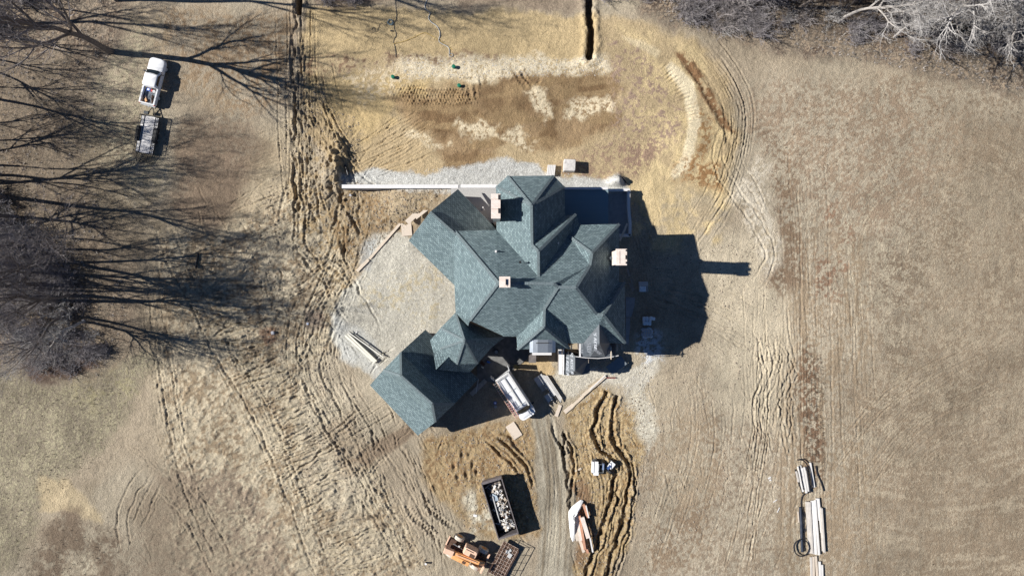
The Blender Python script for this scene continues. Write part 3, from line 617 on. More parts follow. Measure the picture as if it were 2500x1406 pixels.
def roof_mesh(name, faces, m, parent, skirt=.28, label=None):
    bm = bmesh.new(); cache = {}
    def V(p):
        w = wv(p); k = (round(w.x, 3), round(w.y, 3), round(w.z, 3))
        if k not in cache: cache[k] = bm.verts.new(w)
        return cache[k]
    uvl = bm.loops.layers.uv.new('UVMap')
    for f in faces:
        vs = [V(p) for p in f]; fc = bm.faces.new(vs); fc.normal_update()
        if fc.normal.z < 0: fc.normal_flip(); fc.normal_update()
    top = list(bm.faces)
    for fc in top:
        n = fc.normal.copy(); up = Vector((0, 0, 1)); v = up-n*n.z
        v = v.normalized() if v.length > 1e-4 else Vector((0, 1, 0)); u = v.cross(n).normalized()
        for l in fc.loops: l[uvl].uv = (l.vert.co.dot(u), l.vert.co.dot(v))
    tri = bmesh.ops.triangulate(bm, faces=[f for f in top if len(f.verts) > 4])
    be = [e for e in bm.edges if len(e.link_faces) == 1]
    r = bmesh.ops.extrude_edge_only(bm, edges=be); nv = [g for g in r['geom'] if isinstance(g, bmesh.types.BMVert)]
    for v in nv: v.co.z -= skirt
    bmesh.ops.recalc_face_normals(bm, faces=bm.faces)
    me = bpy.data.meshes.new(name); bm.to_mesh(me); bm.free(); me.materials.append(m); me.materials.append(M_fas)
    for p in me.polygons:
        if abs(p.normal.z) < .12: p.material_index = 1
    o = bpy.data.objects.new(name, me); col.objects.link(o); o.parent = parent
    if label: o['label'] = label
    return o
def caps(mb, lines, w=.3):
    for ln in lines:
        pts = [wv(p)+Vector((0, 0, .05)) for p in ln]
        for a, b in zip(pts[:-1], pts[1:]):
            n = max(1, int((b-a).length/.28)); d = (b-a)/n
            for i in range(n): mb.beam(a+d*i+d.normalized()*.012, a+d*(i+1)-d.normalized()*.012, w, .05+.008*(i % 2))
def walls(name, poly, z0, z1, parent, m=None, inset=.45, label=None):
    P = [wv((x, y, z1)) for x, y in poly]; c = sum(P, Vector())/len(P); P = [c+(p-c)*(1-inset/max(1, (p-c).length)) for p in P]
    mb = MB(); n = len(P); mb.v = [(p.x, p.y, z0) for p in P]+[(p.x, p.y, z1) for p in P]
    mb.f = [(i, (i+1) % n, n+(i+1) % n, n+i) for i in range(n)]+[tuple(range(n, 2*n))]
    return mb.build(name, m or M_wrap, parent, label)
house = thing('house', W(1300, 700, 0), 0, 'large house under construction with steep grey green shingle hip roofs and three chimneys', 'house')
hl = house.location.copy()
class HP:  # house parts are built in world coordinates, then shifted under the house
    pass
before = set(bpy.data.objects)
main = [['R1', 'R2', 'P7', 'P6', 'P5', 'P4'], ['R1', 'P4', 'P3', 'P2', 'P1', 'P0'], ['R1', 'P0', 'NW4', 'V1', 'R2'],
 ['R2', 'V1', 'NEc', 'H1', 'R4', 'R3'], ['NEc', 'NEb', 'NEa', 'H2'], ['NEc', 'H2', 'H1'], ['H1', 'H2', 'NEa', 'K5', 'K1', 'R4'],
 ['V1', 'NW4', 'A2', 'A1'], ['NW4', 'NW3', 'NW1', 'A2'], ['NW3', 'NW2', 'NW1'], ['NW2', 'NE2', 'NW1'], ['NE2', 'NE1', 'NW1'], ['NW1', 'NE1', 'NV', 'A2'],
 ['A2', 'NV', 'NC', 'A1'], ['A1', 'NC', 'NEb', 'NEc', 'V1'],
 ['R2', 'R3', 'S1', 'S2', 'S4', 'P7'], ['P7', 'S4', 'S3', 'P6'], ['S2', 'S6', 'S3', 'S4'], ['S1', 'S7', 'S8', 'S6', 'S2'],
 ['R3', 'R4', 'K1', 'K2', 'D2', 'D1', 'S8', 'S7', 'S1'], ['K2', 'K3', 'D3', 'D2'], ['K2', 'K4', 'K3'], ['K1', 'K5', 'K4', 'K2']]
roof_mesh('main_roof', main, M_sh, house)
# lower wing to the north west
G = dict(a=(998, 587.5, 4.4), b=(1050, 517.5, 8.0), c=(1118, 462, 4.4), d=(1214, 562, 4.4), e=(1112, 572, 8.0), f=(1112, 699, 4.4))
roof_mesh('wing_roof', [[G['a'], G['b'], G['e'], G['f']], [G['b'], G['c'], G['d'], G['e']]], M_sh, house)
# garage with clipped gables
A = dict(w=(903, 940, 3.0), n=(1038, 805, 3.0), e=(1168, 925, 3.0), s=(1020, 1063, 3.0), r1=(979, 917, 9.3), r2=(1055, 985, 9.3),
         c1=(936, 903, 6.0), c2=(978, 860, 6.0), c3=(1109, 986, 6.0), c4=(1063, 1030, 6.0))
roof_mesh('garage_roof', [[A['w'], A['c1'], A['r1'], A['r2'], A['c4'], A['s']], [A['c2'], A['n'], A['e'], A['c3'], A['r2'], A['r1']], [A['c1'], A['c2'], A['r1']], [A['c3'], A['c4'], A['r2']]], M_sh, house)
# turret between them
ap = (1134, 831, 9.9); t = dict(a=(1112, 763, 6.2), b=(1076, 800, 6.2), c=(1050, 831, 5.2), d=(1064.5, 902, 6.7), e=(1094.5, 872, 6.2), f=(1115, 889, 6.2), g=(1166, 888, 6.0), h=(1200, 848, 6.0), i=(1231, 824, 4.9), j=(1152, 790, 6.4))
roof_mesh('turret_roof', [[ap, t['a'], t['b']], [ap, t['b'], t['c'], (1058, 860, 5.8), (1075, 851, 6.2)], [ap, (1075, 851, 6.2), (1058, 860, 5.8), t['d'], t['e'], t['f']], [ap, t['f'], t['g']], [ap, t['g'], t['h']], [ap, t['h'], t['i'], t['j']], [ap, t['j'], t['a']]], M_sh, house)
roof_mesh('entry_roof', [[(1094, 872, 6.45), (1116, 888, 5.3), (1167, 888, 3.75), (1145, 910, 3.8), (1071, 902, 6.4)]], M_sh, house)
def caps_each(lines, w):
    for ln in lines:
        mb = MB(); caps(mb, [ln], w); mb.build('ridge_cap', M_cap, house)
caps_each([('R1', 'R2'), ('R3', 'R4'), ('R1', 'P0'), ('R1', 'P4'), ('R4', 'H1', 'H2', 'NEa'), ('H2', 'NEc'), ('R4', 'K1'), ('K1', 'K2', 'K3'), ('K2', 'K4'), ('NW1', 'A2'), ('NW1', 'NW2'), ('NW1', 'NE2'), ('NW1', 'NW3'), ('NW1', 'NE1'), ('A2', 'A1'), ('A1', 'V1'), ('A1', 'NC'), ('R2', 'R3'), ('R3', 'S1', 'S2', 'S3'), ('S2', 'S6')], .3)
caps_each([(ap, t['a']), (ap, t['b']), (ap, (1075, 851, 6.2)), (ap, t['f']), (ap, t['g']), (ap, t['h']), (ap, t['i'])], .24)
caps_each([(A['c1'], A['r1'], A['r2'], A['c4']), (A['c2'], A['r1']), (A['r2'], A['c3']), (G['b'], G['e'])], .26)
# walls
walls('wall', [(1111, 566), (1212, 562), (1212, 456), (1239, 430), (1352, 430), (1378, 456), (1380, 527), (1406, 525), (1414, 549), (1510, 548), (1510, 690), (1525, 690), (1525, 837), (1386, 837), (1386, 845), (1266, 845), (1262, 820), (1231, 820), (1148, 782), (1112, 762)], 0, 7.35, house)
walls('wall', [(1000, 587), (1118, 464), (1214, 564), (1112, 697)], 0, 4.1, house)
walls('wall', [(905, 940), (1038, 807), (1166, 925), (1020, 1061)], 0, 2.7, house)
walls('wall', [(1078, 800), (1112, 768), (1150, 795), (1200, 830), (1198, 846), (1166, 886), (1115, 886), (1078, 850)], 0, 5.5, house)
# chimneys
def chimney(x0, y0, x1, y1, zt, flues, label, slots=()):
    a = W(x0, y1, zt); b = W(x1, y0, zt); c = (a+b)/2; sx, sy = b.x-a.x, b.y-a.y
    mb = MB(); mb.box((c.x, c.y, (zt-.35)/2), (sx-.22, sy-.22, zt-.35)); ch = mb.build('chimney', M_stone, house, label)
    cp = MB(); cp.rings([(c.x+u*sx/2, c.y+v*sy/2) for u, v in ((1, 1), (-1, 1), (-1, -1), (1, -1))], [(zt-.35, .94, .97), (zt-.2, 1, 1), (zt-.03, 1, 1), (zt, .97, .985)])
    cp.build('cap', M_stone, ch)
    for (fx, fy, fw, fh) in flues:
        f = MB(); q = W(fx, fy, zt); f.box((q.x, q.y, zt+.09), (fw, fh, .2)); f.build('flue', M_black, ch)
    for (fx, fy, fw, fh) in slots:
        f = MB(); q = W(fx, fy, zt); f.box((q.x, q.y, zt+.012), (fw, fh, .03)); f.build('mortar_joint', mat('joint_material', (.40, .30, .25), .9), ch)
    return ch
chimney(1199, 473, 1222, 534, 12.0, [(1219.5, 482, .28, .5), (1219.5, 515, .28, .5)], 'long brick chimney beside the north west roof slope', [(1209, 487, .9, .05), (1209, 511, .9, .05)])
chimney(1219, 675, 1246, 702, 14.5, [(1235, 688.5, .05, .6)], 'square brick chimney on the west end of the main ridge', [(1238, 694, .04, .5)])
chimney(1504, 607.5, 1531, 648, 12.9, [(1528.5, 611.5, .1, .2), (1529, 628, .2, .42), (1528.5, 641.5, .1, .2)], 'tall brick chimney outside the east wall', [(1513, 628, .04, 1.3)])
roof_mesh('chimney_cricket', [[(1483.5, 630, 9.4), (1505, 610, 8.8), (1507, 630, 9.9)], [(1483.5, 630, 9.4), (1505, 650, 8.8), (1507, 630, 9.9)]], M_fas, house, .6)
def pipe(px, py, z, h, lean=0, r=.06, m=M_white):
    p = W(px, py, z); mb = MB(); mb.cyl(p-Vector((0, 0, .3)), p+Vector((0, 0, h)), r, 10); mb.cyl(p, p+Vector((0, 0, .06)), r*2.3, 10); return mb.build('vent_pipe', m, house)
pipe(1211, 614, 10.2, .5); pipe(1362, 594, 9.7, .55); pipe(1244, 470, 8.6, .4); pipe(1270, 640, 11.7, .35, m=M_black)
pipe(1181, 512, 2.2, 2.4, r=.07)
# unfinished bay and porch roofs covered with grey underlayment
u = [(1463, 791, 9.9), (1463.5, 838, 9.9), (1424, 837.5, 7.65), (1414, 838, 7.2), (1416, 871, 6.9), (1441, 871, 7.0), (1478, 871, 7.0), (1489, 838, 7.7), (1511, 870, 6.9)]
M_und2 = M_und
roof_mesh('bay_roof', [[u[0], u[1], u[5], u[4], u[3], u[2]], [u[1], u[6], u[5]], [u[0], u[7], (1496, 869, 7.0), u[6], u[1]]], M_und, house, .25, 'unshingled bay roof in dark grey underlayment')
v = [(1404, 868, 5.6), (1404, 905, 5.6), (1376.5, 858, 4.2), (1376.5, 915, 4.2), (1398, 916, 4.2), (1422, 915, 4.2), (1440, 911, 4.0), (1440, 872, 4.0), (1430, 872, 4.5)]
roof_mesh('porch_roof', [[v[0], v[1], v[4], v[3], v[2]], [v[1], v[5], v[4]], [v[0], v[7], v[6], v[5], v[1]]], M_und, house, .2, 'small unshingled porch roof in dark grey underlayment')
mb = MB(); a = W(1362, 914, 4.4); b = W(1375, 865, 4.4); mb.box(((a.x+b.x)/2, (a.y+b.y)/2, 4.1), (b.x-a.x-.25, b.y-a.y, .5)); mb.box((b.x, (a.y+b.y)/2+.25, 4.25), (.16, b.y-a.y+.5, .6)); a2 = W(1363.5, 865, 4.6); b2 = W(1371, 853, 4.6); mb.box(((a2.x+b2.x)/2, (a2.y+b2.y)/2, 4.4), (b2.x-a2.x, b2.y-a2.y, .5))
mb.build('porch_parapet', M_white, house)
walls('wall', [(1363, 854), (1440, 866), (1440, 911), (1363, 913)], 0, 3.7, house, inset=.2)
walls('wall', [(1416, 838), (1510, 838), (1508, 868), (1418, 868)], 0, 6.6, house, inset=.3)
fa = MB()
for p, q in zip([(1405, 870, 6.95), (1430, 873, 6.95), (1460, 874.5, 6.95), (1488, 872, 6.95)], [(1430, 873, 6.95), (1460, 874.5, 6.95), (1488, 872, 6.95), (1510, 867.5, 6.95)]): fa.beam(W(*p), W(*q), .07, .2)
fa.build('fascia_board', M_white, house); fa = MB()
fa.beam(W(1416, 839, 7.35), W(1416, 871, 7.05), .18, .14); fa.build('fascia_board', M_white, house); fa = MB(); fa.beam(W(1376, 850, 4.7), W(1376, 915, 4.35), .12, .25)
fa.build('fascia_board', M_white, house)
for (x, y0, y1, z) in ((1491.7, 846, 877, 7.4), (1506.5, 840, 857, 6.8), (1518, 841, 853, 5.5), (1424, 876, 889, 3.9), (1436, 876, 886, 4.3), (1395.5, 842, 853, 6.5), (1387.5, 857, 866, 4.9)):
    MB().beam(W(x, y0, z), W(x, y1, z), .11, .09).build('framing_stud', M_wood, house)
def lettering(txt, px, py, z, size, n, downdir):
    """raised printed lettering lying on a roof plane; n = plane normal, downdir = reading direction"""
    cu = bpy.data.curves.new('lettering', 'FONT'); cu.body = txt; cu.size = size; cu.extrude = .004; cu.align_x = 'CENTER'; cu.align_y = 'CENTER'; cu.shear = .25
    tmp = bpy.data.objects.new('tmp', cu); col.objects.link(tmp)
    me = bpy.data.meshes.new_from_object(tmp.evaluated_get(bpy.context.evaluated_depsgraph_get())); bpy.data.objects.remove(tmp)
    n = Vector(n).normalized(); x = Vector(downdir); x = (x-n*x.dot(n)).normalized(); y = n.cross(x)
    M = Matrix((x, y, n)).transposed().to_4x4(); me.transform(Matrix.Translation(W(px, py, z)+n*.035) @ M); me.materials.clear(); me.materials.append(M_letter)
    o = bpy.data.objects.new('lettering', me); col.objects.link(o); return o
def pl(a, b, c):
    a, b, c = W(*a), W(*b), W(*c); n = (b-a).cross(c-a).normalized(); n = -n if n.z < 0 else n; return a, n
def onplane(P, px, py):
    a, n = P; o = Vector((0, 0, H)); d = W(px, py, 0)-o; t = (a-o).dot(n)/d.dot(n); return (o+d*t).z
bay = [o for o in house.children if o.name.startswith('bay_roof')][0]; por = [o for o in house.children if o.name.startswith('porch_roof')][0]
PB = pl(u[0], u[1], u[2]); PB2 = pl(u[1], u[6], u[5]); PP = pl(v[0], v[1], v[3]); LET = []
PB3 = pl(u[1], u[5], u[4])
for (txt, x, y, s, P, host, dr) in (("'S RESE", 1453.5, 831, .62, PB, bay, (.05, -1, 0)), ("'S RESE R", 1437.5, 848, .62, PB3, bay, (.03, -1, 0)), ("'S RE", 1419.5, 857, .5, PB3, bay, (.02, -1, 0)),
        ("RESER", 1459, 858, .52, PB2, bay, (.35, -1, 0)), ("S RESE R", 1386, 893, .6, PP, por, (.05, -1, 0)), ("SE RESE R", 1396.5, 886, .6, PP, por, (.05, -1, 0))):
    o = lettering(txt, x, y, onplane(P, x, y), s, P[1], dr); o.parent = host; LET.append(o)
# arched metal dormer hood with white step below
hd = MB(); c0 = W(1325, 846, 8.7)
seg = 10; hw = 1.42
prof = [(-hw, 0), (-hw, .75), (-hw*.75, 1.0), (-hw*.4, 1.15), (hw*.4, 1.15), (hw*.75, 1.0), (hw, .75), (hw, 0)]
yb, yf = c0.y+.65, c0.y-.68
n_ = len(prof); hd.v = [(c0.x+x, yb+(.12 if abs(x) < hw*.8 else -.1), 7.75+z) for x, z in prof]+[(c0.x+x, yf, 7.6+z*.9) for x, z in prof]
hd.f = [(i, (i+1) % n_, n_+(i+1) % n_, n_+i) for i in range(n_)]+[tuple(range(n_)), tuple(range(n_, 2*n_))]
hood = hd.build('metal_hood', M_steel, house, 'rounded grey metal hood over the south entry')
sl = MB(); sl.box((c0.x-.02, yb-.25, 8.9), (1.45, .08, .06)); sl.build('slot', M_black, hood)
mb = MB(); q = W(1323, 862, 6.9); mb.box((q.x, q.y, 6.8), (2.15, .42, .3)); mb.build('entry_lintel', M_white, house)
wl2 = MB(); p = W(1298, 874, 2.6); wl2.box((p.x+.1, p.y, 1.3), (.85, 1.1, 2.6)); wl2.build('entry_pier', M_wrap, house)
for o in set(bpy.data.objects)-before:
    if o.parent == house: o.location = -hl
# ---- patio block on the north east with its parapet; retaining wall on the north west
patio = thing('patio', W(1460, 520, 0), 0, 'raised concrete patio with white capped parapet at the north east corner of the house', 'patio')
def boxpx(mb, x0, y0, x1, y1, z0, z1):
    a = W(x0, y1, z1); b = W(x1, y0, z1); mb.box(((a.x+b.x)/2, (a.y+b.y)/2, (z0+z1)/2), (b.x-a.x, b.y-a.y, z1-z0))
M_deck, nt, b_ = nodes_of('deck_boards_material'); wv_ = nt.nodes.new('ShaderNodeTexWave'); wv_.bands_direction = 'Y'; wv_.inputs['Scale'].default_value = 2.2
tcx = nt.nodes.new('ShaderNodeTexCoord'); nt.links.new(tcx.outputs['Object'], wv_.inputs['Vector']); rp = nt.nodes.new('ShaderNodeValToRGB')
rp.color_ramp.elements[0].color = (.16, .24, .27, 1); rp.color_ramp.elements[1].color = (.24, .32, .36, 1); nt.links.new(wv_.outputs['Fac'], rp.inputs[0]); nt.links.new(rp.outputs[0], b_.inputs['Base Color']); b_.inputs['Roughness'].default_value = .8
def shift(o, t): o.parent = t; o.location = -t.location
mb = MB(); boxpx(mb, 1378, 463, 1485, 600, 0, 3.5); shift(mb.build('deck', M_deck), patio)
mb = MB(); boxpx(mb, 1485, 463, 1532, 574, 0, .6); shift(mb.build('slab', M_conc), patio)
mb = MB(); boxpx(mb, 1372, 457, 1484, 463, 0, 3.65); boxpx(mb, 1484, 461, 1538, 467, 0, 1.3)
pts = [(1535.5, 465), (1535, 500), (1536, 520), (1538.5, 545), (1538, 576)]
for a, b in zip(pts[:-1], pts[1:]):
    p, q2 = W(*a, 1.3), W(*b, 1.3); p.z = q2.z = .65; mb.beam(p, q2, .34, 1.3)
boxpx(mb, 1508, 571, 1540, 577, 0, 1.3); shift(mb.build('parapet', M_white), patio)
bd = MB(); bd.beam(W(1532, 545, 1.5), W(1513, 588, 1.7), .25, .06); tag(bd.build('plank', M_wood), 'grey plank leaning from the patio parapet to the roof edge', 'plank')
rw = thing('retaining_wall', W(1020, 456, 0), 0, 'long straight white retaining wall running west from the house', 'wall')
mb = MB(); boxpx(mb, 835, 451.5, 1119.5, 459.5, 0, 2.0); boxpx(mb, 1119.5, 452, 1124.5, 459.5, 0, 2.0); boxpx(mb, 1124.5, 451, 1212, 458.5, 0, 2.02); shift(mb.build('concrete_wall', M_conc), rw)
mb = MB(); boxpx(mb, 834.5, 451, 1119, 460, 2.0, 2.06); boxpx(mb, 1125, 450.5, 1213, 459, 2.03, 2.09); shift(mb.build('coping', M_white), rw)
ter = MB(); boxpx(ter, 1101, 459.5, 1215, 545, 0, 2.15); o = ter.build('terrace', mat('terrace_material', (.42, .41, .39), .9, var=.3, scale=14)); tag(o, 'speckled gravel terrace between the two northern roof wings', 'terrace')
M_slab = mat('courtyard_material', (.16, .16, .155), .9, var=.25, scale=2.2)
ct = MB(); P = [W(x, y) for x, y in ((1165, 870), (1235, 815), (1268, 830), (1290, 850), (1296, 870), (1248, 905), (1212, 935), (1165, 925))]
ct.v = [(p.x, p.y, .02) for p in P]+[(p.x, p.y, .12) for p in P]; n_ = len(P); ct.f = [tuple(range(n_, 2*n_))]+[(i, (i+1) % n_, n_+(i+1) % n_, n_+i) for i in range(n_)]
tag(ct.build('courtyard_slab', M_slab), kind='structure')
# ================= VEHICLES AND SITE THINGS =================
M_vwhite = mat('white_paint_material', (.86, .87, .88), .28, var=.03, scale=1.2)
M_glass = mat('dark_glass_material', (.02, .025, .025), .08, var=.1)
M_tyre = mat('tyre_material', (.03, .03, .032), .85, var=.2, scale=10)
M_mud = mat('muddy_tyre_material', (.60, .54, .45), .9, var=.35, scale=7)
M_liner = mat('bed_liner_material', (.22, .25, .28), .7, var=.25, scale=4)
M_orange = mat('faded_orange_paint_material', (.82, .42, .17), .5, var=.18, scale=3)
M_orange2 = mat('pale_orange_paint_material', (.85, .56, .40), .5, var=.1, scale=4)
M_rust = mat('rusty_brown_material', (.10, .055, .035), .8, var=.4, scale=6)
M_grey = mat('grey_metal_material', (.30, .31, .32), .5, metal=.4, var=.12)
M_lgrey = mat('light_grey_material', (.55, .55, .54), .6, var=.1)
M_blue = mat('blue_plastic_material', (.02, .12, .55), .4, var=.05)
M_red = mat('red_plastic_material', (.65, .08, .06), .5, var=.1)
M_bucket = mat('cream_plastic_material', (.75, .72, .62), .5, var=.05)
M_tarp = mat('white_sheet_material', (.86, .86, .85), .45, var=.04)
M_pdeck = mat('trailer_deck_material', (.72, .70, .68), .75, var=.22, scale=2.2)
M_pvc = mat('white_board_material', (.74, .72, .69), .6, var=.06, scale=2)
M_oldwood = mat('grey_lumber_material', (.42, .38, .33), .85, var=.2, scale=3)
M_green = mat('green_riser_material', (.0, .16, .09), .5, var=.2)
def wheel(parent, x, y, r, w, m=None, rim=M_lgrey, name='wheel'):
    o = MB().tube([(x, y-w/2, r), (x, y-w/2+.03, r), (x, y+w/2-.03, r), (x, y+w/2, r)], [r*.9, r, r, r*.9], 22).build(name, m or M_tyre, parent, smooth=True)
    MB().tube([(x, y-w/2-.012, r), (x, y+w/2+.012, r)], r*.56, 14).build('rim', rim, o); return o
# ---------- pickup ----------
p = W(373, 199, 0.9); p.z = gz(p.x, p.y)*.5
pk = thing('pickup_truck', p, R(75.5), 'white pickup truck with tools in its open bed, parked on the grass', 'pickup truck')
Lp, Wp = 5.7, 2.0
mb = MB(); mb.rings(rrect(Lp, Wp, .18, rf=.55), [(.42, .96, .94), (.55, 1, 1), (.92, 1, 1), (1.02, .985, .96)], cap=False)
# hood panel and bed rails drawn as top deck with an opening for the bed
bx0, bx1, by = -Lp/2+.14, -.85, .76
mb.build('body', M_vwhite, pk, smooth=True)
mb = MB(); mb.rings([(x*.985, y*.96) for x, y in rrect(1.55, Wp, .12, rf=.5)], [(.98, 1, 1), (1.06, .99, .97), (1.12, .93, .86)])
for i in range(len(mb.v)): mb.v[i] = (mb.v[i][0]+2.03, mb.v[i][1], mb.v[i][2])
mb.build('hood', M_vwhite, pk, smooth=True)
mb = MB()
for s in (-1, 1): mb.box(((bx0+bx1)/2, s*.88, .88), (bx1-bx0+.1, .2, .34))
mb.box((bx0-.04, 0, .86), (.12, 1.9, .36)); mb.build('bed_rails', M_vwhite, pk, bev=.03)
mb = MB(); mb.box(((bx0+bx1)/2, 0, .62), (bx1-bx0, 1.58, .04))
for k in range(9): mb.box(((bx0+bx1)/2, -.68+k*.17, .645), (bx1-bx0, .06, .02))
mb.build('bed_floor', M_liner, pk)
mb = MB(); mb.rings(rrect(2.1, 1.88, .2, rf=.25), [(.98, 1, 1), (1.18, .98, .97), (1.52, .70, .86, -.22), (1.6, .62, .76, -.22)])
for i in range(len(mb.v)): mb.v[i] = (mb.v[i][0]+.22, mb.v[i][1], mb.v[i][2])
cab = mb.build('cab', M_vwhite, pk, smooth=True)
wd = MB(); wd.v = [(1.17, -.80, 1.19), (1.17, .80, 1.19), (1.27, .4, 1.18), (1.27, -.4, 1.18), (.70, -.68, 1.53), (.70, .68, 1.53), (.76, .3, 1.53), (.76, -.3, 1.53)]
wd.f = [(0, 3, 7, 4), (3, 2, 6, 7), (2, 1, 5, 6)]; wd.v = [(x+.035, y, z+.045) for x, y, z in wd.v]; wd.build('windshield', M_glass, cab)
for s in (-1, 1):
    g = MB(); g.v = [(1.0, s*.925, 1.14), (-.55, s*.925, 1.14), (-.45, s*.83, 1.5), (.55, s*.83, 1.5)]; g.f = [(0, 1, 2, 3)]; g.build('side_window', M_glass, cab)
    mr_ = MB(); mr_.box((.95, s*1.1, 1.12), (.16, .22, .18)); mr_.build('mirror', M_black, pk, bev=.03)
    for x in (1.85, -1.75): wheel(pk, x, s*.84, .38, .28)
    h = MB(); h.box((Lp/2-.25, s*.72, .84), (.22, .3, .16)); h.build('headlight', M_grey, pk, bev=.04)
    h = MB(); h.box((-Lp/2+.02, s*.9, .82), (.08, .12, .28)); h.build('tail_light', M_red, pk)
mb = MB(); mb.box((-Lp/2-.06, 0, .52), (.2, 1.86, .16)); mb.box((-Lp/2-.2, 0, .42), (.2, .1, .08)); mb.build('rear_bumper', M_grey, pk, bev=.03)
mb = MB(); mb.box((.0, 0, 1.615), (.9, .05, .03)); 
def at_local(par, x, y, z): return Matrix.Translation(par.location) @ Matrix.Rotation(par.rotation_euler.z, 4, 'Z') @ Vector((x, y, z))
def item(par, name, x, y, z, rz, label, cat, group=None): return thing(name, at_local(par, x, y, z), par.rotation_euler.z+rz, label, cat, group)
t_ = item(pk, 'cooler', -1.1, .2, .66, 0, 'small blue cooler with white lid patch in the truck bed', 'cooler'); MB().box((0, 0, .16), (.34, .44, .32)).build('body', M_blue, t_, bev=.03); MB().box((0, 0, .335), (.18, .26, .03)).build('lid', M_tarp, t_)
t_ = item(pk, 'fuel_can', -1.12, -.22, .66, .3, 'red fuel can in the truck bed between cooler and bucket', 'fuel can'); MB().box((0, 0, .17), (.3, .26, .34)).build('body', M_red, t_, bev=.05); MB().cyl((.08, 0, .34), (.14, 0, .44), .03, 8).build('spout', M_black, t_)
t_ = item(pk, 'bucket', -1.18, -.52, .66, 0, 'cream bucket in the truck bed corner', 'bucket'); MB().tube([(0, 0, 0), (0, 0, .36)], [.14, .17], 18).build('pail', M_bucket, t_); MB().cyl((0, 0, .355), (0, 0, .38), .175, 18).build('lid', M_tarp, t_)
t_ = item(pk, 'chainsaw', -2.4, .25, .66, .5, 'orange chainsaw lying at the tailgate end of the truck bed', 'chainsaw'); MB().box((0, 0, .12), (.36, .24, .22)).box((-.2, .1, .1), (.3, .08, .12)).build('motor', M_orange, t_, bev=.03); MB().box((.38, 0, .1), (.5, .09, .03)).build('bar', M_orange2, t_)
t_ = item(pk, 'tool_bag', -2.1, -.45, .66, .2, 'long dark tool bag lying in the truck bed', 'tool bag'); MB().tube([(-.5, 0, .12), (-.42, 0, .12), (.42, 0, .12), (.5, 0, .12)], [.05, .12, .12, .05], 12).build('bag', M_rust, t_); MB().beam((-.15, 0, .25), (.15, 0, .25), .04, .03).build('handle', M_black, t_)
# ---------- utility trailer ----------
p = W(359, 329, .6); p.z = gz(p.x, p.y)*.5
tr = thing('utility_trailer', p, R(80), 'black utility trailer with pale wooden deck and mesh ramp behind the pickup', 'trailer')
mb = MB()
for k in range(6): mb.box((0, -.525+k*.21, .56), (4.5, .2, .05))
mb.build('deck', M_pdeck, tr)
for s in (-1, 1):
    mb = MB(); mb.box((0, s*.86, .55), (4.5, .36, .04)); mb.build('side_deck', mat('pale_side_deck_material', (.75, .73, .70), .7, var=.1), tr)
    mb = MB(); mb.box((0, s*1.08, .95), (4.5, .05, .05)); mb.box((0, s*.66, .59), (4.5, .05, .05)); mb.box((0, s*1.08, .55), (4.5, .05, .08))
    for x in (-2.2, -1.75, -1.2, 1.2, 1.7, 2.2): mb.box((x, s*1.08, .75), (.045, .045, .4)); mb.box((x, s*.87, .6), (.05, .42, .04))
    mb.build('side_rail', M_black, tr)
    mb = MB(); mb.rings([(x, y+s*1.08) for x, y in rrect(1.85, .5, .06)], [(.45, 1, 1), (.78, 1, 1), (.84, .96, .9)]); mb.build('fender', M_black, tr)
    for x in (.43, -.43): wheel(tr, x, s*1.1, .34, .22)
mb = MB(); mb.box((2.27, 0, .95), (.06, 2.2, .06)); mb.box((2.27, 0, .55), (.08, 2.2, .1)); mb.box((-2.27, 0, .55), (.08, 2.2, .08))
for y in (-1.05, -.5, 0, .5, 1.05): mb.box((2.27, y, .75), (.04, .04, .4))
mb.build('front_rail', M_black, tr)
mb = MB(); mb.beam((2.2, .6, .5), (3.35, .03, .5), .09, .09); mb.beam((2.2, -.6, .5), (3.35, -.03, .5), .09, .09); mb.box((3.42, 0, .5), (.22, .1, .1)); mb.build('tongue', M_black, tr)
mb = MB(); mb.cyl((2.75, .22, .45), (2.75, .22, .95), .04, 8); mb.box((2.6, .5, .66), (.35, .55, .3)); mb.build('toolbox', mat('dark_grey_material', (.06, .07, .075), .6), tr)
mb = MB(); z0 = .5
def rp_(x, y): return (-2.32-x*.93, y*(1-.04*x), .5-.33*x)
mb.beam(rp_(0, -1), rp_(0, 1), .05, .05); mb.beam(rp_(1.15, -1), rp_(1.15, 1), .05, .05); mb.beam(rp_(0, -1), rp_(1.15, -1), .05, .05); mb.beam(rp_(0, 1), rp_(1.15, 1), .05, .05)
for k in range(9):
    y = -1+k*.25; mb.beam(rp_(0, y), rp_(1.15, min(1, y+.35)), .022, .02); mb.beam(rp_(1.15, y), rp_(0, min(1, y+.35)), .022, .02)
for k in range(1, 5): mb.beam(rp_(k*.23, -1), rp_(k*.23, 1), .03, .02)
mb.build('mesh_ramp', M_black, tr)
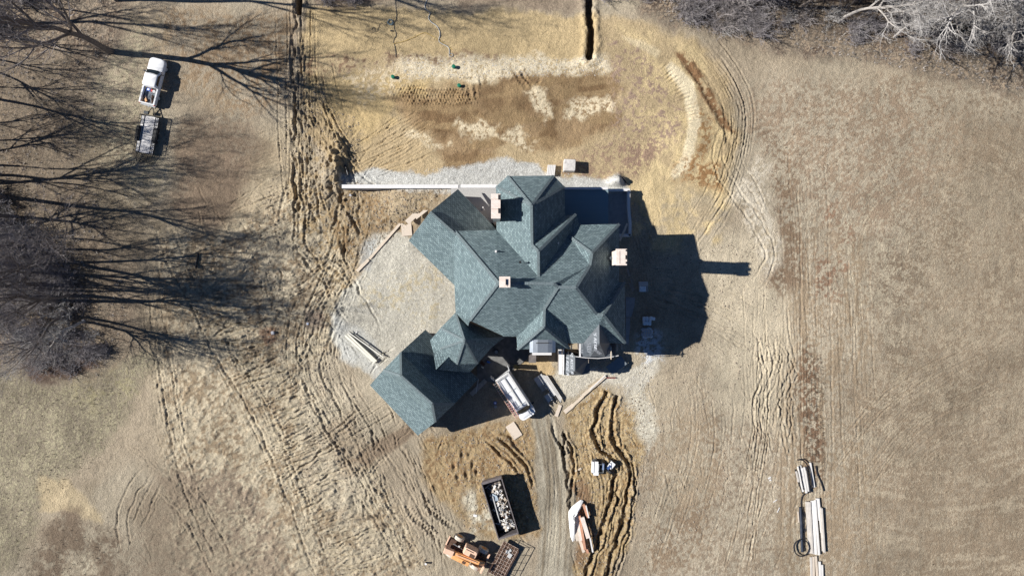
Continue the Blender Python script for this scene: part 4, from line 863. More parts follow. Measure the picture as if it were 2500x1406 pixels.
# ---------- work van ----------
p = W(1259, 969, 2.3); p.z = .3
vn = thing('work_van', p, R(-57), 'white high roof work van with ladder rack and open rear doors beside the garage', 'van')
Lv, Wv, Hv = 6.1, 2.1, 2.55
mb = MB(); mb.rings(rrect(Lv, Wv, .12, rf=.5), [(.35, .97, .96), (.5, 1, 1), (1.15, 1, 1), (1.3, .985, .985)], cap=True); mb.build('lower_body', M_vwhite, vn, smooth=True)
mb = MB(); mb.rings([(x-.62, y) for x, y in rrect(Lv-1.25, Wv-.06, .16, rf=.45)], [(1.25, 1.0, 1), (1.9, .965, .97, -.08), (2.42, .91, .91, -.2), (2.55, .86, .84, -.24)])
ub = mb.build('upper_body', M_vwhite, vn, smooth=True)
mb = MB(); mb.rings([(x+2.3, y) for x, y in rrect(1.15, Wv-.08, .15, rf=.5)], [(1.2, 1, 1), (1.3, .96, .95, -.02), (1.38, .82, .84, -.1)]); mb.build('hood', M_vwhite, vn, smooth=True)
g = MB(); prof = [(-.86, 0), (-.5, .12), (0, .17), (.5, .12), (.86, 0)]
g.v = [(1.98+dx_, y, 1.42) for y, dx_ in prof]+[(1.38+dx_*.8, y*.88, 2.14) for y, dx_ in prof]; g.f = [(i, i+1, 6+i, 5+i) for i in range(4)]; g.v = [(x+.05, y, z+.03) for x, y, z in g.v]; g.build('windshield', M_glass, vn)
for s in (-1, 1):
    d_ = MB(); d_.box((-Lv/2-.28, s*1.16, 1.35), (.62, .07, 1.9), rz=-s*.25); dd = d_.build('rear_door', M_vwhite, vn, bev=.02)
    g = MB(); g.box((-Lv/2-.30, s*1.2, 1.8), (.4, .012, .5), rz=-s*.25); g.build('window', M_glass, dd)
    m_ = MB(); m_.box((1.75, s*1.28, 1.55), (.16, .36, .3)); m_.build('mirror', M_black, vn, bev=.03)
    for x in (1.85, -1.75): wheel(vn, x, s*.88, .36, .25)
    g = MB(); g.v = [(1.85, s*.985, 1.32), (.9, s*.985, 1.32), (.9, s*.955, 1.85), (1.4, s*.955, 1.85)]; g.f = [(0, 1, 2, 3)]; g.build('side_window', M_glass, vn)
    h = MB(); h.box((2.72, s*.68, 1.05), (.3, .34, .18)); h.build('headlight', M_grey, vn, bev=.04)
mb = MB(); mb.box((-Lv/2+.04, 0, 1.45), (.06, 1.75, 1.9)); mb.build('cargo_opening', M_dark, vn)
rk = MB()
for s in (-1, 1): rk.box((-.75, s*.9, 2.74), (4.6, .06, .06))
for x in (-2.75, -1.0, .95): rk.box((x, 0, 2.68), (.05, 1.8, .04)); rk.box((x, .85, 2.6), (.06, .06, .2)); rk.box((x, -.85, 2.6), (.06, .06, .2))
rk.box((-.75, .8, 2.72), (4.6, .16, .03)); rk.box((-2.9, 0, 2.72), (.16, 1.75, .04)); rk.build('roof_rack', M_lgrey, vn)
t_ = thing('conduit_carrier', at_local(vn, -.8, .08, 2.62), vn.rotation_euler.z, 'grey square tube carrier along the middle of the van roof rack', 'pipe carrier'); MB().box((0, 0, .05), (3.7, .18, .1)).build('tube', M_lgrey, t_); MB().box((1.87, 0, .07), (.05, .24, .18)).build('cap', M_lgrey, t_)
def ladder(name, par, x, y, z, L, label, rz=0, tilt=0, m=None, w=.42):
    t = thing(name, at_local(par, x, y, z), par.rotation_euler.z+rz, label, 'ladder'); t.rotation_euler.x = tilt
    for s in (-1, 1): MB().box((0, s*w/2, .04), (L, .035, .08)).build('stile', m or M_orange2, t)
    n = int(L/.3)
    for k in range(n): MB().cyl((-L/2+.15+k*.3, -w/2, .04), (-L/2+.15+k*.3, w/2, .04), .018, 8).build('rung', M_lgrey, t)
    return t
ladder('extension_ladder', vn, -.35, -1.1, 2.88, 5.0, 'long orange sided ladder hanging over the west side of the van rack')
ladder('step_ladder', vn, 1.0, -.98, 3.0, 2.2, 'shorter pink sided ladder on top of the longer ladder on the van', m=mat('pink_ladder_material', (.62, .2, .2), .6), w=.3)
vn.scale = (1, 1, 1)
# ---------- dumpster ----------
p = W(1221, 1234, .9); p.z = 0.02
dp = thing('dumpster', p, R(-73), 'long black open top dumpster full of building waste', 'dumpster')
M_dump = mat('dumpster_paint_material', (.035, .033, .035), .6, var=.3, scale=3)
M_dumpr = mat('dumpster_rim_material', (.16, .14, .14), .6, var=.3, scale=5)
Ld, Wd, Hd = 6.7, 2.45, 1.95
mb = MB(); mb.box((0, 0, .25), (Ld, Wd, .1)); mb.build('floor', M_rust, dp)
for s in (-1, 1):
    mb = MB(); mb.box((0, s*(Wd/2-.04), Hd/2+.15), (Ld, .06, Hd-.3))
    for k in range(11): mb.box((-Ld/2+.25+k*.62, s*(Wd/2+.03), Hd/2+.15), (.09, .1, Hd-.4))
    mb.build('side_panel', M_dump, dp); mb = MB(); mb.box((0, s*(Wd/2), Hd), (Ld+.1, .11, .12)); mb.build('rim', M_dumpr, dp)
    mb = MB(); mb.beam((-Ld/2, s*.5, .1), (Ld/2, s*.5, .1), .15, .2); mb.build('skid', M_dump, dp)
mb = MB(); mb.box((-Ld/2, 0, Hd/2+.15), (.08, Wd, Hd-.3)); mb.box((-Ld/2-.12, 0, Hd-.25), (.22, Wd-.1, .12)); mb.box((-Ld/2-.1, 0, Hd), (.26, Wd+.05, .12)); mb.build('front_panel', M_dumpr, dp)
mb = MB(); mb.box((Ld/2, 0, Hd/2+.15), (.08, Wd, Hd-.3)); mb.box((Ld/2+.05, 0, Hd), (.2, Wd+.05, .14)); mb.box((Ld/2+.1, .9, Hd/2), (.1, .12, Hd-.4)); mb.build('tailgate', M_dumpr, dp)
rnd = random.Random(5)
mats_d = [M_lgrey, M_pvc, M_osb, M_wood, M_pvc, M_rust, M_oldwood, M_grey, mat('grey_blue_sheet_material', (.3, .36, .42), .7)]
lab = {'board': 'scrap board among the waste in the dumpster', 'panel': 'broken panel piece among the waste in the dumpster', 'carton': 'crumpled carton among the waste in the dumpster'}
for k in range(150):
    kind = rnd.choice(['board', 'board', 'panel', 'panel', 'carton'])
    x = rnd.uniform(-Ld/2+.5, Ld/2-.45); y = rnd.gauss(.15, .5)
    if abs(y) > .95: y = rnd.uniform(-.2, .9)
    z = .95+.35*math.exp(-((y-.2)/.6)**2)+rnd.random()*.25-(.3 if x < -2.4 else 0)
    d = {'board': (rnd.uniform(.4, 1.3), .09, .04), 'panel': (rnd.uniform(.15, .5), rnd.uniform(.12, .34), .02), 'carton': (rnd.uniform(.14, .3), rnd.uniform(.14, .25), rnd.uniform(.08, .2))}[kind]
    t_ = MB().box((0, 0, 0), d).build({'board': 'waste_board', 'panel': 'waste_sheet', 'carton': 'waste_carton'}[kind], mats_d[rnd.choice([0, 1, 1, 2, 2, 3, 4, 4, 5, 6, 7]) if kind != 'board' else rnd.choice([1, 2, 3, 3, 0])])
    t_.location = at_local(dp, x, y, z); t_.rotation_euler = (rnd.gauss(0, .35), rnd.gauss(0, .3), rnd.uniform(0, 6.3)); tag(t_, lab[kind], kind, 'waste heaped in the dumpster')
t_ = MB().box((0, 0, 0), (3.3, .12, .12)).build('scrap_post', M_lgrey); t_.location = at_local(dp, .1, -.5, 1.5); t_.rotation_euler = (0, .03, R(-73)-.03); tag(t_, 'long pale post lying along the west side inside the dumpster', 'post')
t_ = MB().add([(0, 0, 0), (.9, .3, .1), (.7, 1.0, .15), (.1, .7, .3)], [(0, 1, 2, 3)]).build('scrap_sheet', mats_d[8]); t_.location = at_local(dp, -1.9, -.5, 1.4); t_.rotation_euler = (0, 0, R(-100)); tag(t_, 'torn blue grey sheet near the north end of the dumpster', 'sheet')
# heap body under the loose pieces
hb = MB(); N_ = 24
hb.v = [(-Ld/2+.3+(Ld-.6)*i/(N_-1), -Wd/2+.15+(Wd-.3)*j/9, .35+.75*math.exp(-((-Wd/2+.15+(Wd-.3)*j/9-.25)/.7)**2)*(.7+.5*rnd.random())) for i in range(N_) for j in range(10)]
hb.f = [(i*10+j, (i+1)*10+j, (i+1)*10+j+1, i*10+j+1) for i in range(N_-1) for j in range(9)]
o = hb.build('rubble', mat('rubble_material', (.20, .17, .15), .9, var=.8, scale=9)); o.matrix_world = Matrix.Translation(dp.location) @ Matrix.Rotation(dp.rotation_euler.z, 4, 'Z'); tag(o, 'dusty rubble heaped inside the dumpster', 'rubble', kind='stuff')
# ---------- telehandler ----------
p = W(1140, 1349, 1.0); p.z = 0
th = thing('telehandler', p, R(-26.5), 'orange telehandler with muddy tyres carrying a brown mesh work platform', 'telehandler')
mb = MB(); mb.box((-.1, -.1, .95), (5.3, .95, .55)); mb.box((-2.2, .15, 1.05), (1.0, 1.4, .5)); mb.build('chassis', M_rust, th, bev=.04)
for x, sx in ((-1.62, 1), (1.65, 1)):
    for s in (-1, 1): wheel(th, x, s*1.12, .66, .46, M_mud, M_orange)
    MB().cyl((x, -1, .66), (x, 1, .66), .13, 10).build('axle', M_rust, th)
bo = MB(); bo.beam((-2.7, -.42, 2.05), (1.75, -.1, 1.75), .44, .5); bm_ = bo.build('boom', M_orange, th, bev=.03)
MB().beam((-2.72, -.42, 2.12), (-1.55, -.34, 2.06), .62, .66).build('boom_base', M_orange2, bm_, bev=.03)
MB().beam((1.6, -.1, 1.74), (2.35, -.06, 1.25), .34, .38).build('boom_head', M_orange, bm_, bev=.03)
MB().beam((-1.2, -.28, 2.33), (1.4, -.1, 2.1), .07, .05).build('hose_track', M_orange2, bm_)
mb = MB(); mb.rings([(x+.25, y+.62) for x, y in rrect(1.75, .98, .12, rf=.3)], [(1.0, 1, 1), (1.7, 1, 1), (2.2, .9, .92), (2.3, .84, .85)]); cb = mb.build('cab', M_orange2, th, smooth=True)
MB().box((.55, .42, 2.31), (.62, .42, .03)).build('roof_grille', M_rust, cb); MB().box((.1, .95, 2.25), (1.0, .3, .06), rx=-.4).build('roof_window', M_glass, cb); MB().box((-.62, 1.0, 2.25), (.12, .14, .16)).build('beacon', M_bucket, cb)
MB().box((-.35, -1.05, 1.1), (2.3, .5, .6)).build('engine_cover', M_orange, th, bev=.06)
MB().box((.1, -1.05, 1.43), (.4, .3, .05)).build('vent', M_rust, th)
MB().box((-2.75, .5, 1.3), (.12, 1.2, .35)).build('rear_bar', M_orange2, th); MB().cyl((-2.0, .45, 1.5), (-.6, .3, 1.5), .06, 8).build('hydraulic_hose', M_grey, th)
MB().box((-1.25, .5, 1.55), (.2, .2, .15)).build('filler', M_lgrey, th)
mb = MB(); mb.box((2.5, -.15, 1.0), (.2, 2.5, .2)); mb.box((2.5, -.8, 1.35), (.16, .9, .5)); mb.build('carriage', M_orange2, th)
p = W(1228, 1370, 1.0); p.z = .5
pf = thing('work_platform', p, R(-28), 'brown steel mesh work platform on the forks of the telehandler', 'work platform')
mb = MB(); Lx, Ly = 2.0, 4.2
mb.box((0, 0, .02), (Lx, Ly, .04)); mb.build('floor', M_rust, pf)
M_grid = mat('platform_bar_material', (.44, .34, .28), .7, var=.2)
mb = MB()
for i in range(6): mb.box((-Lx/2+i*Lx/5, 0, .09), (.05, Ly, .05))
for j in range(11): mb.box((0, -Ly/2+j*Ly/10, .095), (Lx, .05, .05))
mb.build('grid', M_grid, pf)
for x in (-Lx/2, Lx/2):
    mb = MB(); mb.box((x, 0, 1.05), (.05, Ly, .05)); mb.box((x, 0, .55), (.04, Ly, .04))
    for j in range(5): mb.box((x, -Ly/2+j*Ly/4, .55), (.045, .045, 1.0))
    mb.build('guard_rail', M_rust, pf)
for y in (-Ly/2, Ly/2):
    mb = MB(); mb.box((0, y, 1.05), (Lx, .05, .05)); mb.box((0, y, .55), (Lx, .04, .04)); mb.build('end_rail', M_rust, pf)
for k, (x, y, s) in enumerate(((.0, 1.2, .45), (.45, .9, .55), (.2, 1.5, .3))):
    t_ = MB().box((0, 0, .06), (s, s*.8, .1)).build('scrap_sheet', M_lgrey); t_.location = at_local(pf, x, y, .13); t_.rotation_euler.z = k; tag(t_, 'pale grey panel scrap lying on the telehandler platform', 'panel', 'panel scraps on the telehandler platform')
# ---------- small white loader ----------
p = W(1470, 1139, .6); p.z = -.05
ld = thing('compact_loader', p, R(-2), 'small white articulated loader bent in the middle, standing across the muddy ruts', 'loader')
mb = MB(); mb.box((-1.15, .0, .75), (.28, 1.35, .7)); mb.build('counterweight', M_vwhite, ld, bev=.05)
mb = MB(); mb.rings([(x-.72, y+.02) for x, y in rrect(.5, 1.35, .08)], [(.35, 1, 1), (.95, 1, 1), (1.05, .9, .94)]); mb.build('engine_hood', M_vwhite, ld)
mb = MB(); mb.box((-.72, -.72, .6), (.62, .6, .55)); mb.build('fuel_tank', M_vwhite, ld, bev=.04)
mb = MB(); mb.box((-.3, .1, .7), (.5, .9, .2)); mb.box((-.3, .1, .9), (.38, .42, .1)); mb.build('seat', M_black, ld); MB().box((-.48, .1, 1.05), (.1, .42, .4)).build('seat_back', M_grey, ld)
mb = MB()
for x, y in ((-.55, -.42), (-.55, .55), (.0, -.42), (.0, .55)): mb.cyl((x, y, .6), (x, y, 1.75), .03, 8)
for a, b in (((-.55, -.42), (-.55, .55)), ((0, -.42), (0, .55)), ((-.55, -.42), (0, -.42)), ((-.55, .55), (0, .55))): mb.cyl((*a, 1.75), (*b, 1.75), .03, 8)
mb.build('roll_cage', M_grey, ld)
MB().box((.1, .1, .9), (.2, .8, .3)).build('console', mat('slate_blue_material', (.16, .24, .42), .5), ld, bev=.04)
for x, y in ((-.85, .7), (-.85, -.82)): wheel(ld, x, y, .36, .26)
fr = MB(); fr.box((.6, .05, .55), (.7, .35, .2), rz=-.35); fr.build('pivot_frame', M_black, ld)
mb = MB(); mb.box((1.1, .25, .72), (.62, .85, .4), rz=-.65); mb.build('front_hood', M_vwhite, ld, bev=.05); MB().box((.78, .02, .8), (.3, .6, .3), rz=-.65).build('dash', mat('navy_material', (.05, .1, .25), .5), ld)
for x, y in ((.95, -.62), (1.25, .55)):
    w_ = MB().tube([(x-.14*math.sin(.6), y-.12, .36), (x+.14*math.sin(.6), y+.12, .36)], .36, 18).build('wheel', M_tyre, ld); MB().cyl((x-.15*math.sin(.6), y-.13, .36), (x+.15*math.sin(.6), y+.13, .36), .18, 12).build('rim', M_grey, w_)
# ---------- concrete cube, board stack ----------
p = W(1390, 405, .8); o = thing('stone_pallet', (p.x, p.y, 0), R(-3), 'pale wrapped cube of stone on a pallet north of the house', 'pallet')
MB().rings(rrect(1.42, 1.42, .12), [(.15, 1, 1), (1.25, 1, 1), (1.36, .93, .93)]).build('load', mat('pale_stone_wrap_material', (.60, .57, .54), .6, var=.22, scale=3, bump=.03), o); MB().box((0, 0, .07), (1.4, 1.4, .14)).build('pallet', M_oldwood, o)
def boards(spec, grp, lab_, name='board', m=M_pvc, cat='board'):
    for i, (x0, y0, x1, y1, w, z, h) in enumerate(spec):
        a, b = W(x0, y0, z), W(x1, y1, z); c = (a+b)/2; L = (b-a).length
        g0 = max(-.05, gz(c.x, c.y))*.6
        o = MB().box((0, 0, 0), (L, w, h)).build(name, m, bev=.008 if w > .1 else 0); o.location = (c.x, c.y, g0+z-h/2+.03); o.rotation_euler.z = math.atan2(b.y-a.y, b.x-a.x); tag(o, lab_, cat, grp)
boards([(1339+4*k, 403, 1336+4*k, 429, .17, .55, .5) for k in range(5)], 'white boards stacked beside the north bay', 'white board in the short stack by the north bay')
# white beams west of the courtyard
boards([(843, 819, 915, 885, .26, .42, .4), (848, 815, 919, 882, .22, .44, .42)], 'thick cream beams in the gravel court', 'thick cream beam lying on the pale gravel court', 'beam', mat('cream_beam_material', (.80, .77, .66), .5, var=.04), 'beam')
boards([(850, 811, 936, 872, .12, .5, .12)], None, 'thin cream beam lying east of the two thick beams', 'beam', mat('cream_beam_material2', (.78, .76, .68), .5, var=.04), 'beam')
boards([(853, 808, 934, 869, .07, .3, .1)], None, 'dark thin rail lying beside the thin cream beam', 'rail', M_oldwood, 'rail')
for i, (x, y) in enumerate(((870, 812), (901, 841), (924, 874))):
    a = W(x, y); o = MB().box((0, 0, .06), (.42, .1, .12)).build('bearer', M_pvc); o.location = a; o.rotation_euler.z = R(48); tag(o, 'short white bearer block under the cream beams', 'block', 'bearer blocks under the cream beams')
# walk planks
def sheet(x0, y0, x1, y1, w, z, name, m, label, cat, group=None, h=.03):
    a, b = W(x0, y0, z), W(x1, y1, z); c = (a+b)/2; o = MB().box((0, 0, 0), ((b-a).length, w, h)).build(name, m); g0 = gz(c.x, c.y)
    o.location = (c.x, c.y, max(g0, 0)+z); o.rotation_euler.z = math.atan2(b.y-a.y, b.x-a.x); return tag(o, label, cat, group)
sheet(977, 546, 902, 632, .30, .12, 'plank', M_wood, 'long pale plank running down from the strand board sheets', 'plank', h=.05)
sheet(900, 634, 872, 662, .36, .1, 'plank', M_wood, 'short plank at the south west end of the plank path', 'plank', h=.05)
sheet(990, 528, 994, 576, 1.25, .10, 'strand_board', M_osb, 'square strand board sheet on the clay beside the west wing', 'board')
sheet(996, 545, 1033, 510, .62, .17, 'strand_board', M_osb, 'narrow strand board strip crossing the square sheet', 'board')
sheet(1018, 535, 1046, 513, .35, .12, 'strand_board', M_osb, 'small strand board offcut tucked under the west wing eave', 'board')
sheet(1244, 1035, 1265, 1067, 1.2, .14, 'plywood_sheet', M_osb, 'lone plywood sheet lying south of the van', 'plywood')
sheet(1368, 988, 1358, 1016, .42, .12, 'plank', M_osb, 'short wide plank standing apart east of the van', 'plank', h=.05)
sheet(1378, 1006, 1400, 988, .5, .10, 'plank', M_osb, 'wide pale plank at the lower end of the plank path', 'plank', h=.05)
sheet(1396, 992, 1424, 966, .34, .14, 'plank', M_wood, 'middle plank of the path rising to the porch', 'plank', h=.05)
sheet(1422, 966, 1478, 918, .38, .18, 'plank', M_wood, 'longest plank of the path rising to the porch', 'plank', h=.06)
sheet(1440, 952, 1478, 916, .12, .26, 'batten', M_pvc, 'thin white batten lying on the longest plank', 'batten')
M_sheetd = mat('grey_green_sheet_material', (.20, .235, .26), .6, var=.1, scale=2)
sheet(1487, 905, 1523, 878, 1.25, .7, 'plywood_sheet', M_sheetd, 'grey sheet resting on blocks in the shade by the porch', 'plywood')
o = sheet(1506, 910, 1534, 885, .09, .5, 'batten', M_wood, 'thin batten beside the grey sheet in the shade', 'batten')
sheet(1481, 922, 1503, 922, .16, .12, 'rail', mat('maroon_material', (.16, .03, .03), .6), 'short dark red rail on the gravel south of the porch', 'rail', h=.1)
sheet(1404, 1150, 1419, 1143, .22, .08, 'plank', M_wood, 'tiny offcut board west of the small loader', 'plank')
sheet(1181, 1228, 1190, 1249, .07, .05, 'batten', M_wood, 'thin yellow stick beside the dumpster', 'batten')
sheet(1156, 1257, 1164, 1259, .28, .04, 'paper_scrap', M_tarp, 'white paper scrap on the clay west of the dumpster', 'scrap')
sheet(1150, 963, 1186, 928, .55, .12, 'plank', M_oldwood, 'wide grey plank in the shade in front of the garage', 'plank', h=.05)
sheet(1162, 960, 1168, 925, .08, .9, 'batten', M_pvc, 'thin white batten leaning by the garage corner', 'batten')
sheet(1536, 690, 1545, 712, .16, .1, 'plank', M_oldwood, 'upper plank in the shade by the east chimney', 'plank'); sheet(1542, 712, 1548, 712+6, .01, .02, 'nail', M_oldwood, 'tiny splinter by the shaded plank', 'splinter') if False else None
sheet(1531, 655, 1537, 675, .2, .1, 'plank', M_oldwood, 'short plank directly below the east chimney', 'plank')
sheet(1540, 680, 1547, 709, .14, .14, 'plank', M_oldwood, 'right plank of the pair along the shaded east wall', 'plank')
P = [W(x, y, .1) for x, y in ((1528, 725), (1550, 727), (1549, 745), (1541, 774), (1528, 774))]
mb = MB(); mb.v = [(q.x, q.y, .0) for q in P]+[(q.x, q.y, .1) for q in P]; mb.f = [tuple(range(5, 10))]+[(i, (i+1) % 5, 5+(i+1) % 5, 5+i) for i in range(5)]; tag(mb.build('footing_pad', M_conc), 'wedge shaped concrete pad against the shaded east wall', 'concrete pad')
P = [W(x, y, .08) for x, y in ((1528, 776), (1538, 776), (1538, 800), (1534, 840), (1528, 840))]
mb = MB(); mb.v = [(q.x, q.y, .0) for q in P]+[(q.x, q.y, .08) for q in P]; mb.f = [tuple(range(5, 10))]+[(i, (i+1) % 5, 5+(i+1) % 5, 5+i) for i in range(5)]; tag(mb.build('footing_pad', M_conc), 'narrow concrete strip south of the wedge shaped pad', 'concrete pad')
# pallets in the shade
def pallet(px, py, name, label, load, rz=0):
    p = W(px, py, .4); t = thing(name, (p.x, p.y, .05), rz, label, 'pallet')
    mb = MB()
    for k in range(6): mb.box((-.5+k*.2, 0, .12), (.12, 1.05, .02))
    for k in (-.45, 0, .45): mb.box((0, k, .05), (1.1, .09, .1))
    mb.build('pallet_frame', M_oldwood, t); load(t); return t
def l1(t):
    MB().box((-.12, -.18, .42), (.78, .66, .55)).build('box_load', mat('blue_white_wrap_material', (.80, .88, .95), .4), t); MB().box((.38, -.18, .4), (.05, .64, .5)).build('panel', M_lgrey, t); MB().box((.48, -.18, .4), (.05, .64, .5)).build('panel', M_lgrey, t); MB().box((0, .45, .3), (1.1, .55, .3)).build('sheet_stack', M_lgrey, t)
pallet(1570.5, 702, 'loaded_pallet', 'pallet of boxes and flat sheets in the shade east of the house', l1)
def l2(t):
    M_b = mat('white_blue_bag_material', (.80, .87, .95), .4, var=.12, scale=4); r = random.Random(3)
    for k in range(12):
        i, j = k % 3, (k//3) % 2; u_, w_ = -.36+.36*i+r.gauss(0, .03), -.26+.5*j+r.gauss(0, .04); z_ = .15+.17*(k//6)
        MB().rings([(x+u_, y+w_) for x, y in rrect(.34, .5, .1)], [(z_, .9, .9), (z_+.08, 1, 1), (z_+.15, .9, .9), (z_+.17, .6, .7)]).build('bag', M_b, t)
    for u_, w_ in ((.45, .35), (.75, .25)): MB().rings([(x+u_, y+w_) for x, y in rrect(.36, .4, .12)], [(.15, .9, .9), (.6, 1, 1), (.68, .7, .7)]).build('bag', M_b, t)
pallet(1580, 783, 'bag_pallet', 'pallet of white cement bags in the shade', l2)
def l3(t):
    r = random.Random(4)
    P_ = [(.62*(1+.12*math.sin(k*2.3))*max(-1, min(1, 1.25*math.cos(k/22*6.283))), .58*(1+.12*math.sin(k*1.7))*max(-1, min(1, 1.25*math.sin(k/22*6.283)))) for k in range(22)]
    MB().rings(P_, [(.02, 1.12, 1.1), (.12, 1.0, 1.0), (.3, .95, .96), (.34, .86, .86)]).build('wrap', mat('grey_wrap_material', (.55, .58, .62), .5, var=.25, scale=5), t)
    for i in range(4): MB().box((-.42+.28*i, 0, .36), (.04, .9, .05)).build('slat', M_wood, t)
    for i in range(3): MB().box((0, -.4+.4*i, .39), (.9, .04, .05)).build('slat', M_wood, t)
pallet(1581, 813, 'open_pallet', 'opened pallet with slat frame and grey wrap south of the bags', l3)
# lumber cart between van and porch
p = W(1334, 948, .5); t = thing('material_stack', (p.x, p.y, .02), R(-57), 'stack of grey sheets, slats and long boards in the shade east of the van', 'stack')
MB().box((-1.2, -.1, .2), (1.2, 1.15, .3)).build('sheet_stack', M_lgrey, t)
for k in range(6): MB().box((-.3+.0*k, -.55+k*.16, .25), (.8, .08, .2)).build('slat', M_lgrey, t)
MB().box((.2, .35, .2), (2.2, .5, .25)).build('sheet_stack', M_lgrey, t); MB().box((1.1, -.35, .3), (.9, .7, .4)).build('box', M_lgrey, t)
for k in range(4): MB().box((.4, .55+k*.12, .38), (3.9-.2*k, .08, .08)).build('long_board', M_pvc, t)
for k, y in enumerate((-.75, -.2, .3)): MB().box((1.35, y, .2), (1.6, .1, .1)).build('short_board', M_oldwood, t)
# lumber pile under a slipping white sheet
sp = []
for k, (x0, y0, x1, y1, w, z) in enumerate([(1399, 1262, 1410, 1318, .42, .45), (1406, 1256, 1419, 1318, .42, .5), (1413, 1252, 1428, 1340, .3, .55), (1421, 1262, 1436, 1312, .5, .8), (1424, 1230, 1435, 1262, .3, .5), (1430, 1232, 1437, 1262, .14, .55), (1415, 1316, 1425, 1346, .36, .3), (1424, 1316, 1435, 1349, .3, .35), (1440, 1310, 1447, 1346, .17, .4)]):
    m = [M_osb, M_stone, mat('reddish_lumber_material', (.52, .27, .17), .8, var=.15), M_pvc][[0, 1, 2, 1, 2, 3, 0, 2, 3][k]]
    lb = ['westernmost board bundle of the lumber pile half under the white sheet', 'second board bundle from the west in the sheeted lumber pile', 'long reddish bundle through the middle of the lumber pile', 'thick pale bundle on top of the lumber pile', 'short reddish bundle at the north end of the lumber pile', 'thin white board at the north end of the lumber pile', 'pale bundle at the south west end of the lumber pile', 'reddish bundle at the south end of the lumber pile', 'white board on the south east edge of the lumber pile'][k]
    sheet(x0, y0, x1, y1, w, z, 'lumber_bundle', m, lb, 'lumber', h=.28)
for k, y in enumerate((1262, 1310)): sheet(1404+k*10, y, 1444+k*6, y-3, .12, .1, 'bearer', M_black, ['north', 'south'][k]+' dark bearer under the lumber pile', 'bearer', h=.12)
out = [(1418, 1219), (1424, 1222), (1423, 1232), (1415, 1245), (1408, 1256), (1400, 1262), (1402, 1280), (1404, 1300), (1403, 1318), (1398, 1322), (1393, 1310), (1390, 1285), (1388, 1262), (1388, 1248), (1396, 1236), (1408, 1226)]
mb = MB(); cc = W(1402, 1258, .85); n_ = len(out); r = random.Random(8)
ring0 = [W(x, y, .25) for x, y in out]; ring1 = [q.lerp(cc, .35)+Vector((0, 0, .28+.12*r.random())) for q in ring0]; ring2 = [q.lerp(cc, .7)+Vector((0, 0, .42+.1*r.random())) for q in ring0]
mb.v = [tuple(q) for q in ring0+ring1+ring2]+[tuple(cc)]
for a in (0, n_): mb.f += [(a+i, a+(i+1) % n_, a+n_+(i+1) % n_, a+n_+i) for i in range(n_)]
mb.f += [(2*n_+i, 2*n_+(i+1) % n_, 3*n_) for i in range(n_)]
tag(mb.build('white_sheet', M_tarp, smooth=True), 'crumpled white plastic sheet slipping off the lumber pile', 'sheet')
# ---------- long stacks on the right ----------
M_pale = mat('weathered_board_material', (.56, .52, .47), .7, var=.1, scale=2)
bs_ = []
for (x0, y0, x1, y1, m) in ((1949, 1138, 1961, 1200, 0), (1954, 1136, 1964, 1192, 0), (1958, 1142, 1969, 1203, 0), (1963, 1140, 1974, 1199, 0), (1969, 1148, 1976, 1186, 1), (1978, 1129, 1988, 1189, 0), (1944, 1150, 1950, 1176, 1)):
    boards([(x0, y0, x1, y1, .22, .22, .16)], 'white boards in the short northern stack', 'white board in the short stack north of the long stack', m=[M_pvc, M_pale][m])
for k, (x0, y0, x1, y1, m) in enumerate(((1969, 1224, 1977, 1350, 1), (1973, 1224, 1981, 1350, 1), (1977, 1225, 1984, 1351, 1), (1982, 1222, 1989, 1352, 0), (1986, 1222, 1993, 1353, 0), (1990, 1220, 2000, 1354, 0), (1994, 1216, 2001, 1270, 0), (2003, 1238, 2010, 1345, 1), (2006, 1240, 2013, 1348, 1), (1998, 1216, 2006, 1300, 0))):
    boards([(x0, y0, x1, y1, .23, .25+.05*(k % 3), .16)], 'boards in the long middle stack', 'long board in the middle stack beside the black hose coil', m=[M_pvc, M_pale][m])
for k, (x0, y0, x1, y1, m) in enumerate(((1980, 1359, 1983, 1450, 1), (1986, 1358, 1988, 1450, 2), (1992, 1357, 1999, 1450, 2), (2001, 1370, 2004, 1450, 0), (2007, 1378, 2009, 1450, 0))):
    boards([(x0, y0, x1, y1, .25, .22, .14)], 'boards in the southern stack cut by the frame', 'board in the southernmost stack at the bottom edge', m=[M_pvc, M_pale, M_osb][m])
M_hose = mat('black_hose_material', (.016, .016, .02), .5, var=.2)
def hose(pts, r, name, m, label, cat, group=None, z=.08, n=8, close=False):
    P = [W(q[0], q[1], z) for q in spline(pts, 4)]
    for q in P: q.z = z+max(0, gz(q.x, q.y))*.7
    return tag(MB().tube(P, r, n).build(name, m, smooth=True), label, cat, group)
hose([(1941, 1145), (1945, 1165), (1952, 1185), (1960, 1204)], .07, 'drain_hose', M_hose, 'black hose along the west side of the northern board stack', 'hose')
hose([(1946, 1122), (1960, 1123), (1973, 1138), (1980, 1165), (1983, 1188), (1978, 1192)], .07, 'drain_hose', M_hose, 'black hose curling over the northern board stack', 'hose', z=.36)
hose([(1992, 1137), (1996, 1158), (2004, 1175), (2011, 1198)], .08, 'drain_hose', M_hose, 'black hose east of the northern board stack', 'hose')
hose([(1950, 1137), (1955, 1160), (1962, 1195)], .06, 'drain_hose', M_hose, 'black hose squeezed between the northern white boards', 'hose', z=.3)
hose([(1968, 1138), (1972, 1160), (1978, 1202)], .1, 'drain_hose', M_hose, 'thick black pipe between the northern white boards', 'hose', z=.3)
hose([(1972, 1203), (1962, 1206), (1956, 1220), (1957, 1240), (1966, 1258), (1970, 1275), (1967, 1292), (1961, 1300)], .07, 'drain_hose', M_hose, 'long S shaped black hose between the two stacks', 'hose')
